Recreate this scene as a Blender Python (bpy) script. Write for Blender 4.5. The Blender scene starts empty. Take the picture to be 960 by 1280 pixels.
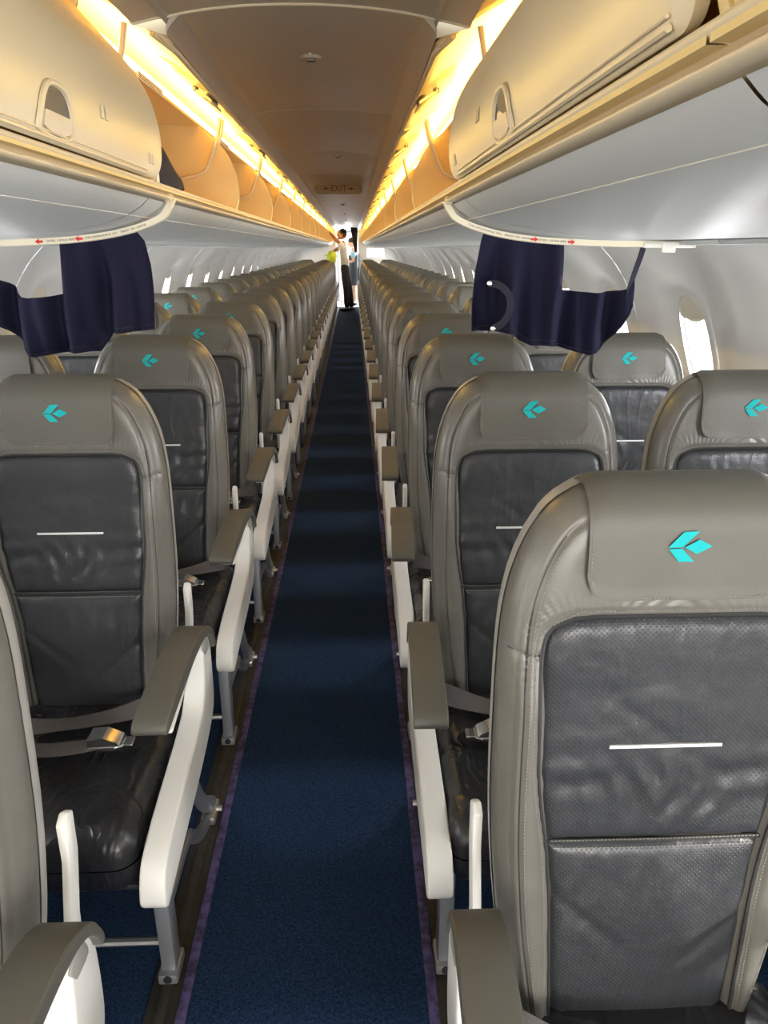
import bpy, bmesh, math, random
import numpy as np
from mathutils import Vector, Matrix
random.seed(7)
S = bpy.context.scene
COL = S.collection

# ------------------------------------------------------------------ camera, sky, lights, exposure
F_PX, CAM_H, CAM_X = 961.0, 1.42, 0.105
cam = bpy.data.cameras.new('camera')
cam.sensor_fit = 'VERTICAL'; cam.sensor_height = 24.0
cam.lens = F_PX / 1280 * 24.0
cam.clip_start = .02
camo = bpy.data.objects.new('camera', cam); COL.objects.link(camo)
PITCH = math.atan(329 / F_PX); YAW = math.atan(40 / F_PX * math.cos(PITCH))
camo.location = (CAM_X, 0, CAM_H)
camo.rotation_euler = (math.pi/2 - PITCH, 0, -YAW)
S.camera = camo
S.view_settings.view_transform = 'Standard'
S.view_settings.look = 'None'
S.view_settings.gamma = 1.0
S.view_settings.use_curve_mapping = False
S.view_settings.exposure = 0.08
w = bpy.data.worlds.new('sky'); S.world = w; w.use_nodes = True
w.node_tree.nodes['Background'].inputs[0].default_value = (.80, .90, 1, 1)
w.node_tree.nodes['Background'].inputs[1].default_value = 3.0
S.cycles.max_bounces = 7
S.cycles.diffuse_bounces = 5
S.cycles.caustics_reflective = False
S.cycles.caustics_refractive = False
S.cycles.sample_clamp_indirect = 4.0

def area(name, loc, direction, sx, sy, watts, col=(1, 1, 1), spread=math.pi):
    l = bpy.data.lights.new(name, 'AREA'); l.shape = 'RECTANGLE'
    l.size = sx; l.size_y = sy; l.energy = watts; l.color = col; l.spread = spread
    o = bpy.data.objects.new(name, l); COL.objects.link(o)
    o.location = loc
    o.rotation_euler = Vector(direction).to_track_quat('-Z', 'Z').to_euler()
    return o
WIN_P = .862; WIN_Y0 = 2.79 - 5*WIN_P       # window pitch and first window
N_WIN = 26
WIN_W = 10.5
for s in (-1, 1):
    for i in range(N_WIN):
        area('window_daylight', (s*1.42, WIN_Y0 + i*WIN_P, 1.09), (-s, 0, -.10), .24, .34, WIN_W*(1.3 if s > 0 else .8), (.97, .98, 1))
area('entrance_daylight', (.90, -2.2, 1.25), (-.25, 1, -.10), .9, 1.3, 74, (1, .98, .95))
area('vestibule_daylight', (-.3, -2.2, 1.45), (0, 1, -.05), 1.2, .9, 22, (1, .97, .92))
sun = bpy.data.lights.new('sun', 'SUN'); sun.energy = 5.0; sun.angle = .02; sun.color = (1, .95, .86)
suno = bpy.data.objects.new('sun', sun); COL.objects.link(suno)
suno.rotation_euler = Vector((-.80, .64, -.50)).to_track_quat('-Z', 'Z').to_euler()
area('galley_daylight', (.0, 22.6, 1.3), (0, -1, 0), 1.6, 1.3, 110, (.95, .98, 1))

# ------------------------------------------------------------------ materials
MATS = {}
def mat(name, col, rough=.5, metal=0, spec=.5, bump=None, var=None, coat=0, emit=None):
    """bump=[(kind, scale, strength, distance), ...]; var=(scale, amount)"""
    m = bpy.data.materials.new(name); m.use_nodes = True
    nt = m.node_tree; n = nt.nodes; L = nt.links
    b = n['Principled BSDF']
    b.inputs['Base Color'].default_value = (*col, 1)
    b.inputs['Roughness'].default_value = rough
    b.inputs['Metallic'].default_value = metal
    b.inputs['Specular IOR Level'].default_value = spec
    b.inputs['Coat Weight'].default_value = coat
    if emit:
        b.inputs['Emission Color'].default_value = (*emit[0], 1)
        b.inputs['Emission Strength'].default_value = emit[1]
    tc = n.new('ShaderNodeTexCoord')
    if var:
        t = n.new('ShaderNodeTexNoise'); t.inputs['Scale'].default_value = var[0]; t.inputs['Detail'].default_value = 5
        L.new(tc.outputs['Object'], t.inputs['Vector'])
        mx = n.new('ShaderNodeMixRGB'); mx.blend_type = 'MULTIPLY'
        rp = n.new('ShaderNodeValToRGB')
        a = var[1]
        rp.color_ramp.elements[0].color = (1-a, 1-a, 1-a, 1); rp.color_ramp.elements[0].position = .3
        rp.color_ramp.elements[1].color = (1+a, 1+a, 1+a, 1); rp.color_ramp.elements[1].position = .7
        L.new(t.outputs['Fac'], rp.inputs[0])
        mx.inputs[0].default_value = 1; mx.inputs[1].default_value = (*col, 1)
        L.new(rp.outputs[0], mx.inputs[2]); L.new(mx.outputs[0], b.inputs['Base Color'])
    prev = None
    for (kind, sc, st, dist) in (bump or []):
        if kind == 'noise':
            t = n.new('ShaderNodeTexNoise'); t.inputs['Scale'].default_value = sc; t.inputs['Detail'].default_value = 3
            L.new(tc.outputs['Object'], t.inputs['Vector']); out = t.outputs['Fac']
        elif kind == 'wrinkle':
            t = n.new('ShaderNodeTexNoise'); t.inputs['Scale'].default_value = sc; t.inputs['Detail'].default_value = 2
            t.inputs['Distortion'].default_value = .8
            mp = n.new('ShaderNodeMapping'); mp.inputs['Scale'].default_value = (1.7, 1, .6)
            mp.inputs['Rotation'].default_value = (0, .5, 0)
            L.new(tc.outputs['Object'], mp.inputs[0]); L.new(mp.outputs[0], t.inputs['Vector'])
            # ridges: 1 - |2f - 1|, squared
            a1 = n.new('ShaderNodeMath'); a1.operation = 'MULTIPLY_ADD'; a1.inputs[1].default_value = 2; a1.inputs[2].default_value = -1
            a2 = n.new('ShaderNodeMath'); a2.operation = 'ABSOLUTE'
            a3 = n.new('ShaderNodeMath'); a3.operation = 'SUBTRACT'; a3.inputs[0].default_value = 1
            a4 = n.new('ShaderNodeMath'); a4.operation = 'POWER'; a4.inputs[1].default_value = 7
            L.new(t.outputs['Fac'], a1.inputs[0]); L.new(a1.outputs[0], a2.inputs[0]); L.new(a2.outputs[0], a3.inputs[1]); L.new(a3.outputs[0], a4.inputs[0])
            out = a4.outputs[0]
        elif kind in ('perf', 'weave'):
            t = n.new('ShaderNodeTexVoronoi'); t.inputs['Scale'].default_value = sc
            t.inputs['Randomness'].default_value = 0 if kind == 'perf' else .6
            mp = n.new('ShaderNodeMapping'); mp.inputs['Scale'].default_value = (1, 0.001, 1)
            mp.inputs['Rotation'].default_value = (0, .785, 0)
            L.new(tc.outputs['Object'], mp.inputs[0]); L.new(mp.outputs[0], t.inputs['Vector'])
            r = n.new('ShaderNodeMapRange'); r.inputs[1].default_value = .12; r.inputs[2].default_value = .26
            L.new(t.outputs['Distance'], r.inputs[0]); out = r.outputs[0]
        bp = n.new('ShaderNodeBump'); bp.inputs['Strength'].default_value = st; bp.inputs['Distance'].default_value = dist
        L.new(out, bp.inputs['Height'])
        if prev: L.new(prev.outputs[0], bp.inputs['Normal'])
        prev = bp
    if prev: L.new(prev.outputs[0], b.inputs['Normal'])
    MATS[name] = m
    return m
M = MATS
mat('leather_grey', (.135, .129, .112), .33, bump=[('noise', 420, .25, .0008), ('noise', 13, .45, .004)], var=(30, .05))
mat('leather_cover', (.102, .097, .080), .50, bump=[('noise', 380, .35, .0009), ('noise', 12, .4, .004)])
mat('leather_dark', (.031, .033, .037), .36, bump=[('perf', 215, .6, .0008), ('wrinkle', 6, .22, .003), ('noise', 8, 1.0, .012)])
mat('leather_seat', (.016, .016, .018), .33, bump=[('noise', 420, .2, .0006), ('wrinkle', 8, .5, .006), ('noise', 10, .7, .010)], var=(9, .25))
mat('piping', (.030, .030, .030), .5)
mat('thread', (.21, .20, .18), .7)
mat('teal', (.0, .40, .42), .8)
mat('stripe', (.78, .78, .76), .5)
mat('plastic_white', (.80, .78, .73), .38, bump=[('noise', 300, .08, .0004)])
mat('plastic_shell', (.34, .33, .30), .4)
mat('arm_pad', (.10, .096, .08), .5, bump=[('noise', 500, .2, .0004)])
mat('metal', (.50, .50, .50), .35, metal=.9)
mat('metal_grey', (.30, .31, .33), .42, metal=.6)
mat('chrome', (.86, .85, .82), .2, metal=1)
mat('belt', (.095, .085, .085), .7, bump=[('noise', 300, .3, .0008)])
mat('carpet', (.016, .036, .085), .95, spec=.1, bump=[('noise', 260, 1, .004)], var=(160, .55))
mat('track', (.022, .020, .017), .6, bump=[('noise', 60, .4, .002)], var=(25, .35))
mat('cream', (.80, .73, .56), .42, bump=[('noise', 25, .05, .004)])
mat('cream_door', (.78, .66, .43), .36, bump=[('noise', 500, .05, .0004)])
mat('inner', (.80, .60, .27), .5)  # cream bin interior, tinted ochre: warm cove-lamp glow is painted into the colour
mat('lip', (.76, .63, .42), .38)
mat('under', (.60, .61, .59), .45, bump=[('noise', 500, .12, .0006)])
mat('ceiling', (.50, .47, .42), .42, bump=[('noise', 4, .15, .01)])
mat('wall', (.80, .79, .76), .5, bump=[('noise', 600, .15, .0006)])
mat('reveal', (.80, .79, .76), .45)
mat('shade', (.76, .70, .55), .5)
mat('navy', (.010, .010, .030), .85, spec=.2, bump=[('noise', 16, .5, .008), ('weave', 600, .2, .0005)])
mat('navy_strap', (.008, .008, .022), .8)
mat('black', (.012, .012, .014), .6)
mat('gunmetal', (.10, .09, .08), .4, metal=.7)
mat('red', (.60, .02, .02), .5)
mat('print', (.05, .05, .05), .6)
mat('paper', (.80, .79, .74), .5)
mat('beige_sign', (.36, .31, .21), .5)
mat('exit_red', (.16, .012, .01), .5)
mat('light_warm', (1, .8, .4), .5, emit=((1, .66, .15), 52.0))
mat('galley_white', (.80, .82, .84), .4)
mat('skin', (.46, .20, .10), .55)
mat('skin_pale', (.62, .38, .28), .55)
mat('shirt', (.80, .76, .66), .8, bump=[('noise', 14, .6, .02)])
mat('trousers', (.018, .018, .022), .85, bump=[('noise', 10, .6, .02)])
mat('hair', (.010, .008, .007), .6)
mat('blouse', (.25, .50, .72), .8, bump=[('noise', 14, .5, .02)])
mat('dress', (.050, .062, .085), .85)
mat('lime', (.72, .80, .05), .7, bump=[('noise', 20, .8, .02)])
mat('shoe', (.01, .01, .01), .4)
# violet edge strip: worn patches of its own
m = mat('violet', (.085, .050, .18), .75)
nt = m.node_tree; tc = nt.nodes.new('ShaderNodeTexCoord'); tn = nt.nodes.new('ShaderNodeTexNoise'); tn.inputs['Scale'].default_value = 45; tn.inputs['Detail'].default_value = 6
rp = nt.nodes.new('ShaderNodeValToRGB'); rp.color_ramp.elements[0].color = (.022, .018, .045, 1); rp.color_ramp.elements[0].position = .38
rp.color_ramp.elements[1].color = (.085, .065, .19, 1); rp.color_ramp.elements[1].position = .62
nt.links.new(tc.outputs['Object'], tn.inputs['Vector']); nt.links.new(tn.outputs['Fac'], rp.inputs[0]); nt.links.new(rp.outputs[0], nt.nodes['Principled BSDF'].inputs['Base Color'])
# window pane
g = bpy.data.materials.new('glass'); g.use_nodes = True; nt = g.node_tree
nt.nodes.remove(nt.nodes['Principled BSDF'])
tr = nt.nodes.new('ShaderNodeBsdfTransparent'); gl = nt.nodes.new('ShaderNodeBsdfGlossy'); gl.inputs['Roughness'].default_value = .05
mx = nt.nodes.new('ShaderNodeMixShader'); mx.inputs[0].default_value = .06
nt.links.new(tr.outputs[0], mx.inputs[1]); nt.links.new(gl.outputs[0], mx.inputs[2]); nt.links.new(mx.outputs[0], nt.nodes['Material Output'].inputs[0])
M['glass'] = g

# ------------------------------------------------------------------ object helpers
def tag(o, label=None, cat=None, group=None, kind=None):
    if label: o['label'] = label
    if cat: o['category'] = cat
    if group: o['group'] = group
    if kind: o['kind'] = kind
    return o
def empty(name, loc=(0, 0, 0)):
    o = bpy.data.objects.new(name, None); COL.objects.link(o); o.location = loc; o.empty_display_size = .1
    return o
def link(name, me, parent=None, loc=None):
    o = bpy.data.objects.new(name, me); COL.objects.link(o)
    if parent: o.parent = parent
    if loc is not None: o.location = loc
    return o
def mesh(name, V, Fc, ms, mi=None, smooth=True, sharp=None):
    me = bpy.data.meshes.new(name)
    me.from_pydata([tuple(map(float, v)) for v in V], [], [tuple(int(i) for i in f) for f in Fc])
    for k in (ms if isinstance(ms, (list, tuple)) else [ms]): me.materials.append(M[k])
    if mi is not None: me.polygons.foreach_set('material_index', np.array(mi, dtype=np.int32))
    if smooth:
        me.polygons.foreach_set('use_smooth', [True]*len(me.polygons))
        if sharp: me.set_sharp_from_angle(angle=math.radians(sharp))
    me.update()
    return me
class MB:
    """collects primitives into one mesh"""
    def __init__(s): s.v = []; s.f = []; s.mi = []
    def add(s, V, Fc, mi=0):
        b = len(s.v); s.v += [tuple(v) for v in V]
        s.f += [tuple(b+i for i in f) for f in Fc]; s.mi += [mi]*len(Fc); return s
    def box(s, lo, hi, mi=0, bev=0):
        x0, y0, z0 = lo; x1, y1, z1 = hi
        V = [(x0,y0,z0),(x1,y0,z0),(x1,y1,z0),(x0,y1,z0),(x0,y0,z1),(x1,y0,z1),(x1,y1,z1),(x0,y1,z1)]
        Fc = [(3,2,1,0),(4,5,6,7),(0,1,5,4),(1,2,6,5),(2,3,7,6),(3,0,4,7)]
        if bev: V, Fc = bevelled(V, Fc, bev)
        return s.add(V, Fc, mi)
    def plate(s, poly, a0, a1, bev=0, mi=0, axis='x', seg=2):
        """2D polygon extruded along an axis. axis x: (y,z); axis y: (x,z); axis z: (x,y)"""
        def P(p, a): return {'x': (a, p[0], p[1]), 'y': (p[0], a, p[1]), 'z': (p[0], p[1], a)}[axis]
        n = len(poly)
        V = [P(p, a0) for p in poly] + [P(p, a1) for p in poly]
        Fc = [tuple(range(n))[::-1], tuple(range(n, 2*n))] + [(i, (i+1) % n, n+(i+1) % n, n+i) for i in range(n)]
        V, Fc = bevelled(V, Fc, bev, seg)
        return s.add(V, Fc, mi)
    def tube(s, path, r, n=8, mi=0, closed=False, flat=1.0):
        path = [Vector(p) for p in path]; N = len(path)
        rs = r if isinstance(r, (list, tuple)) else [r]*N
        V = []; up = None
        for i, p in enumerate(path):
            a = path[(i-1) % N] if (closed or i > 0) else p
            b = path[(i+1) % N] if (closed or i < N-1) else p
            t = (b-a).normalized()
            if up is None: up = Vector((0, 0, 1)) if abs(t.z) < .9 else Vector((1, 0, 0))
            u = (up - t*up.dot(t)).normalized(); up = u; q = t.cross(u)
            for k in range(n):
                an = 2*math.pi*k/n
                V.append(p + u*math.cos(an)*rs[i]*flat + q*math.sin(an)*rs[i])
        Fc = []
        for i in range(N if closed else N-1):
            j = (i+1) % N
            for k in range(n):
                k2 = (k+1) % n
                Fc.append((i*n+k, i*n+k2, j*n+k2, j*n+k))
        if not closed:
            Fc.append(tuple(range(n))[::-1]); Fc.append(tuple((N-1)*n+k for k in range(n)))
        return s.add(V, Fc, mi)
    def disc(s, c, r, h, axis='z', n=20, mi=0, bev=0):
        poly = [(math.cos(2*math.pi*k/n)*r, math.sin(2*math.pi*k/n)*r) for k in range(n)]
        ca = {'x': (c[1], c[2], c[0]), 'y': (c[0], c[2], c[1]), 'z': (c[0], c[1], c[2])}[axis]
        return s.plate([(p[0]+ca[0], p[1]+ca[1]) for p in poly], ca[2]-h/2, ca[2]+h/2, bev, mi, axis)
    def sweep(s, prof, y0, y1, mi=0, flip=False, ny=1):
        """open 2D polyline (x,z) swept along Y as a sheet"""
        n = len(prof); V = []
        for j in range(ny+1):
            y = y0+(y1-y0)*j/ny; V += [(p[0], y, p[1]) for p in prof]
        Fc = []
        for j in range(ny):
            for i in range(n-1):
                q = (j*n+i, j*n+i+1, (j+1)*n+i+1, (j+1)*n+i); Fc.append(q[::-1] if flip else q)
        return s.add(V, Fc, mi)
    def grid(s, G, mi=0, flip=False, wrap=False):
        """G[j][i] of points"""
        nj, ni = len(G), len(G[0]); V = [p for r in G for p in r]; Fc = []
        for j in range(nj-1):
            for i in range(ni if wrap else ni-1):
                i2 = (i+1) % ni
                q = (j*ni+i, j*ni+i2, (j+1)*ni+i2, (j+1)*ni+i); Fc.append(q[::-1] if flip else q)
        return s.add(V, Fc, mi)
    def mirror_x(s):
        s.v = [(-v[0], v[1], v[2]) for v in s.v]; s.f = [f[::-1] for f in s.f]; return s
    def me(s, name, ms, smooth=True, sharp=35):
        return mesh(name, s.v, s.f, ms, s.mi, smooth, sharp)
    def obj(s, name, ms, parent=None, loc=None, smooth=True, sharp=35):
        return link(name, s.me(name, ms, smooth, sharp), parent, loc)
def bevelled(V, Fc, bev, seg=2):
    if not bev: return V, Fc
    bm = bmesh.new(); vs = [bm.verts.new(v) for v in V]
    for f in Fc: bm.faces.new([vs[i] for i in f])
    bmesh.ops.recalc_face_normals(bm, faces=bm.faces)
    ed = [e for e in bm.edges if len(e.link_faces) == 2 and e.calc_face_angle(0) > .6]
    bmesh.ops.bevel(bm, geom=ed, offset=bev, segments=seg, profile=.5, affect='EDGES', clamp_overlap=True)
    bm.verts.index_update()
    V2 = [tuple(v.co) for v in bm.verts]; F2 = [tuple(v.index for v in f.verts) for f in bm.faces]
    bm.free(); return V2, F2
def recalc(me):
    bm = bmesh.new(); bm.from_mesh(me); bmesh.ops.remove_doubles(bm, verts=bm.verts, dist=1e-5)
    bmesh.ops.recalc_face_normals(bm, faces=bm.faces); bm.to_mesh(me); bm.free(); return me
def smooth_line(pts, n=6):
    """Catmull-Rom through points"""
    P = [np.array(p, float) for p in pts]; out = []
    for i in range(len(P)-1):
        p0 = P[max(i-1, 0)]; p1 = P[i]; p2 = P[i+1]; p3 = P[min(i+2, len(P)-1)]
        for k in range(n):
            t = k/n
            out.append(tuple(.5*((2*p1)+(-p0+p2)*t+(2*p0-5*p1+4*p2-p3)*t*t+(-p0+3*p1-3*p2+p3)*t**3)))
    out.append(tuple(P[-1])); return out
def at_profile(P, t):
    P = np.array(P); L = np.r_[0, np.cumsum(np.linalg.norm(np.diff(P, axis=0), axis=1))]; u = t*L[-1]
    return np.interp(u, L, P[:, 0]), np.interp(u, L, P[:, 1])
def copy_tree(o, parent=None):
    c = o.copy(); COL.objects.link(c); c.parent = parent
    for ch in KIDS.get(o.name, []): copy_tree(ch, c)
    return c
KIDS = {}
def index_kids(o):
    KIDS[o.name] = [x for x in bpy.data.objects if x.parent == o]
    for k in KIDS[o.name]: index_kids(k)
def seg_dist(P, A):
    """distance of points P (N,2) to polyline A (K,2)"""
    d = np.full(len(P), 1e9)
    for a, b in zip(A[:-1], A[1:]):
        ab = b-a; t = np.clip(((P-a)@ab)/max(ab@ab, 1e-12), 0, 1)
        d = np.minimum(d, np.linalg.norm(P-(a+t[:, None]*ab), axis=1))
    return d
def inside(P, A):
    c = np.zeros(len(P), bool); n = len(A)
    for i in range(n):
        a = A[i]; b = A[(i+1) % n]
        if abs(a[1]-b[1]) < 1e-12: continue
        k = ((a[1] > P[:, 1]) != (b[1] > P[:, 1])) & (P[:, 0] < (b[0]-a[0])*(P[:, 1]-a[1])/(b[1]-a[1])+a[0])
        c ^= k
    return c
def sstep(a, b, x):
    t = np.clip((x-a)/(b-a), 0, 1); return t*t*(3-2*t)

# ------------------------------------------------------------------ the setting: floor
Y_BACK, Y_END = -2.4, 20.55
fl = MB().box((-1.25, Y_BACK, -.03), (1.25, Y_END, 0)).obj('floor', 'carpet'); tag(fl, kind='structure')
gf = MB().box((-1.3, Y_END, -.03), (1.3, 22.9, 0)).obj('floor', 'galley_white'); tag(gf, kind='structure')
ac = MB().box((-.236, Y_BACK, 0), (.236, 20.1, .007)).obj('aisle_carpet', 'carpet')
tag(ac, 'long navy blue carpet runner down the middle of the aisle', 'carpet')
for s, nm in ((-1, 'left'), (1, 'right')):
    a, b = sorted((s*.236, s*.257))
    o = MB().box((a, Y_BACK, 0), (b, 20.1, .010), bev=.003).obj('edge_strip', 'violet')
    tag(o, 'worn violet edge strip along the %s side of the blue aisle carpet' % nm, 'trim strip')
    a, b = sorted((s*.257, s*.318))
    t = MB().box((a, Y_BACK, 0), (b, 20.1, .005)).box((min(a, b)+.020, Y_BACK, .005), (min(a, b)+.040, 20.1, .0085), bev=.001).obj('seat_track', 'track')
    tag(t, 'dark floor track cover under the %s seat legs beside the violet strip' % nm, 'floor track')

# ------------------------------------------------------------------ side walls with windows
WP = smooth_line([(1.085, 1.445), (1.17, 1.36), (1.245, 1.24), (1.295, 1.10), (1.335, .95), (1.350, .80), (1.352, .66)], 5)
WPa = np.array(WP)
def wall_x(z): return float(np.interp(-z, -WPa[:, 1], WPa[:, 0]))
ZC, ZT, ZB = 1.09, 1.445, .66
def wall_cell(mb, s, y0, y1, yc):
    nA = 64
    a, b = .118, .172
    rings = [0, .10, .25, .42, .58, .70, .80, .88, .94, 1.0]
    G = []
    for q in rings:
        row = []
        for k in range(nA):
            an = 2*math.pi*k/nA; cx, sx = math.cos(an), math.sin(an)
            # rectangle boundary
            hx = (y1-yc) if cx > 0 else (yc-y0); hz = (ZT-ZC) if sx > 0 else (ZC-ZB)
            t = min(hx/abs(cx) if abs(cx) > 1e-6 else 1e9, hz/abs(sx) if abs(sx) > 1e-6 else 1e9)
            ry, rz = cx*t, sx*t
            # oval (superellipse)
            e = (abs(cx)**2.6+abs(sx)**2.6)**(-1/2.6); oy, oz = cx*e*a, sx*e*b
            if q == 0:      # corner snap
                pass
            y = yc+ry*(1-q)+oy*q; z = ZC+rz*(1-q)+oz*q
            dep = .040*float(sstep(.45, .97, q)) + .012*float(sstep(.1, .5, q))
            row.append((s*(wall_x(z)+dep), y, z))
        G.append(row)
    mb.grid(G, wrap=True, flip=(s > 0))
    # recessed oval frame lip
    last = G[-1]
    G2 = [last, [(p[0]+s*.022, yc+(p[1]-yc)*.97, ZC+(p[2]-ZC)*.97) for p in last]]
    mb.grid(G2, mi=1, wrap=True, flip=(s > 0))
wn = 0
for s, nm in ((-1, 'left'), (1, 'right')):
    # lower side wall, one mesh
    low = smooth_line([(1.352, .66), (1.345, .45), (1.31, .25), (1.25, .08), (1.21, .0)], 4)
    wm = MB().sweep([(s*p[0], p[1]) for p in low], Y_BACK, 22.9, flip=(s > 0), ny=10)
    # plain wall at both ends of the window rows
    for (ya, yb) in ((Y_BACK, WIN_Y0-WIN_P/2), (WIN_Y0+(N_WIN-.5)*WIN_P, 22.9)):
        if yb > ya+.01: wm.sweep([(s*p[0], p[1]) for p in WP], ya, yb, flip=(s > 0))
    wl = wm.obj('wall_'+nm, ['wall']); tag(wl, kind='structure')
    for i in range(0, N_WIN, 2):
        mb = MB()
        for j in (i, i+1):
            yc = WIN_Y0+j*WIN_P; y0, y1 = yc-WIN_P/2, yc+WIN_P/2
            if j == i: y0 += .003
            else: y1 -= .003
            wall_cell(mb, s, y0, y1, yc)
        # folded panel edges at the joint
        ya, yb = WIN_Y0+(i-.5)*WIN_P+.003, WIN_Y0+(i+1.5)*WIN_P-.003
        for yy in (ya, yb):
            mb.grid([[(s*p[0], yy, p[1]) for p in WP], [(s*(p[0]+.012), yy+(.002 if yy == yb else -.002), p[1]) for p in WP]], flip=(s > 0) == (yy == ya))
        mb.obj('wall_panel', ['wall', 'reveal'], wl)
    jb = MB()
    for i in range(0, N_WIN+1, 2):
        yy = WIN_Y0+(i-.5)*WIN_P
        jb.sweep([(s*(p[0]+.011), p[1]) for p in WP], yy-.008, yy+.008, flip=(s > 0))
    jb.obj('joint_backing', 'track', wl)
    for j in range(N_WIN):
        wn += 1
        yc = WIN_Y0+j*WIN_P
        n = 40
        def ov(k, f): 
            an = 2*math.pi*k/n; c, q = math.cos(an), math.sin(an); e = (abs(c)**2.6+abs(q)**2.6)**(-1/2.6)
            return c*e*.118*f, q*e*.172*f
        fr = MB()
        P = []
        for f, dx in ((1.0, .052), (.97, .062), (.90, .066), (.90, .085)):
            P.append([(s*(wall_x(ZC+ov(k, f)[1])+dx), yc+ov(k, f)[0], ZC+ov(k, f)[1]) for k in range(n)])
        fr.grid(P, wrap=True, flip=(s > 0))
        w_ = fr.obj('window_%d' % wn, 'reveal'); tag(w_, kind='structure')
        V = [(s*(wall_x(ZC+ov(k, .95)[1])+.072), yc+ov(k, .95)[0], ZC+ov(k, .95)[1]) for k in range(n)]
        MB().add(V, [tuple(range(n))]).obj('pane', 'glass', w_, smooth=False)
        # pulled-up blind edge in the top of the oval
        drop = .075 if (s > 0 and j == 5) else random.choice([.045, .055, .06, .07])
        row1 = []; row2 = []
        for k in range(13):
            t = -1+2*k/12; y = t*.100
            zt = .172*(1-min(.999, abs(y)/.118)**2.6)**(1/2.6)
            zb = .172-drop-.016*(1-t*t)
            zt = max(zt, zb+.002)
            row1.append((s*(wall_x(ZC+zt)+.058), yc+y, ZC+zt)); row2.append((s*(wall_x(ZC+zb)+.058), yc+y, ZC+zb))
        r3 = [(p[0]-s*.006, p[1], p[2]+.002) for p in row2]; r4 = [(p[0]-s*.006, p[1], p[2]+.012) for p in row2]
        MB().grid([row1, row2, r3, r4]).obj('window_blind', 'shade', w_)

# ------------------------------------------------------------------ ceiling
def arc(x):   # ceiling height at lateral x
    return 1.934-.042*(abs(x)/.376)**2.2
CP = [(x, arc(x)) for x in np.linspace(-.376, .376, 29)]
CP = [(x, z-(.004*math.exp(-((abs(x)-.285)/.012)**2))) for x, z in CP]
joints = [.62, 1.98, 3.34, 4.70, 6.06, 7.42, 8.78, 10.14, 11.5, 12.86, 14.22, 15.58, 16.94, 18.3, 19.66, 20.6]
ys = [Y_BACK]+joints
CPN = [(x*.288/.376, arc(x*.288/.376)-(.004*math.exp(-((abs(x*.288/.376)-.245)/.010)**2))) for x, z in CP]
CPN = [(-.302, 1.873), (-.296, 1.886)]+CPN[1:-1]+[(.296, 1.886), (.302, 1.873)]
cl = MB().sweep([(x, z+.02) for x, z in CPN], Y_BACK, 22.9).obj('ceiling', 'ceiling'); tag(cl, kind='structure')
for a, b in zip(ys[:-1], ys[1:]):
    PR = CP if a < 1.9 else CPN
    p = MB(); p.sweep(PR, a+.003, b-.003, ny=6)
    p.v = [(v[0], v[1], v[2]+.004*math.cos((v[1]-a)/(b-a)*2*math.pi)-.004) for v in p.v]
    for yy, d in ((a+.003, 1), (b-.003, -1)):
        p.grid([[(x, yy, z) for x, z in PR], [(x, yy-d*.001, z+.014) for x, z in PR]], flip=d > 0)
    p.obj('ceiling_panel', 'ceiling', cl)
bead = MB().tube([(x, 1.98, z-.001) for x, z in CP], .0035, 6); bead.obj('joint_bead', 'cream', cl)
tag(MB().sweep(CPN, 20.6, 22.9).obj('ceiling', 'galley_white'), kind='structure')
COVE = smooth_line([(.376, 1.893), (.386, 1.925), (.405, 1.970), (.47, 2.03), (.60, 2.07), (.76, 2.095), (.95, 2.06), (1.06, 1.90), (1.10, 1.70), (1.085, 1.445)], 4)
for s, nm in ((-1, 'left'), (1, 'right')):
    COVN = smooth_line([(.302, 1.873), (.304, 1.930), (.335, 1.965), (.40, 1.998), (.48, 2.028), (.62, 2.06)], 4)+COVE[20:]
    o = MB().sweep([(s*x, z) for x, z in COVE], Y_BACK, 2.0, ny=2, flip=(s < 0)).sweep([(s*x, z) for x, z in COVN], 2.0, 22.9, ny=8, flip=(s < 0))
    e1 = [(x, z) for x, z in COVE[:20]]; e2 = [at_profile(COVN[:20], k/19) for k in range(20)]
    o.grid([[(s*x, 2.0, z) for x, z in e1], [(s*x, 2.0, z) for x, z in e2]]); o = o.obj('trim_%d' % (1 if s < 0 else 2), 'cream'); tag(o, kind='structure')
    seam = MB()
    for yy in joints[:2]:
        seam.tube([(s*(x+.0), yy, z-.002) for x, z in COVE[:24]], .004, 6)
    seam.obj('cove_bead', 'cream', o)

# exit sign and ceiling fittings
def text_mesh(body, size, depth=.0006, res=2):
    c = bpy.data.curves.new('text', 'FONT'); c.body = body; c.size = size; c.extrude = depth; c.align_x = 'CENTER'; c.align_y = 'CENTER'; c.resolution_u = res
    o = bpy.data.objects.new('tmp', c); COL.objects.link(o)
    dg = bpy.context.evaluated_depsgraph_get(); me = bpy.data.meshes.new_from_object(o.evaluated_get(dg))
    bpy.data.objects.remove(o); return me
YX = 6.95
ex = empty('exit_sign', (0, YX, arc(0)-.006)); tag(ex, 'oval beige ceiling plate reading EXIT in dark red between two arrows', 'sign')
def stadium(w_, h_, r, n=8):
    out = []
    for cx, cy, a0 in ((w_/2-r, h_/2-r, 0), (-w_/2+r, h_/2-r, 90), (-w_/2+r, -h_/2+r, 180), (w_/2-r, -h_/2+r, 270)):
        for k in range(n+1):
            a = math.radians(a0+90*k/n); out.append((cx+math.cos(a)*r, cy+math.sin(a)*r))
    return out
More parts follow.
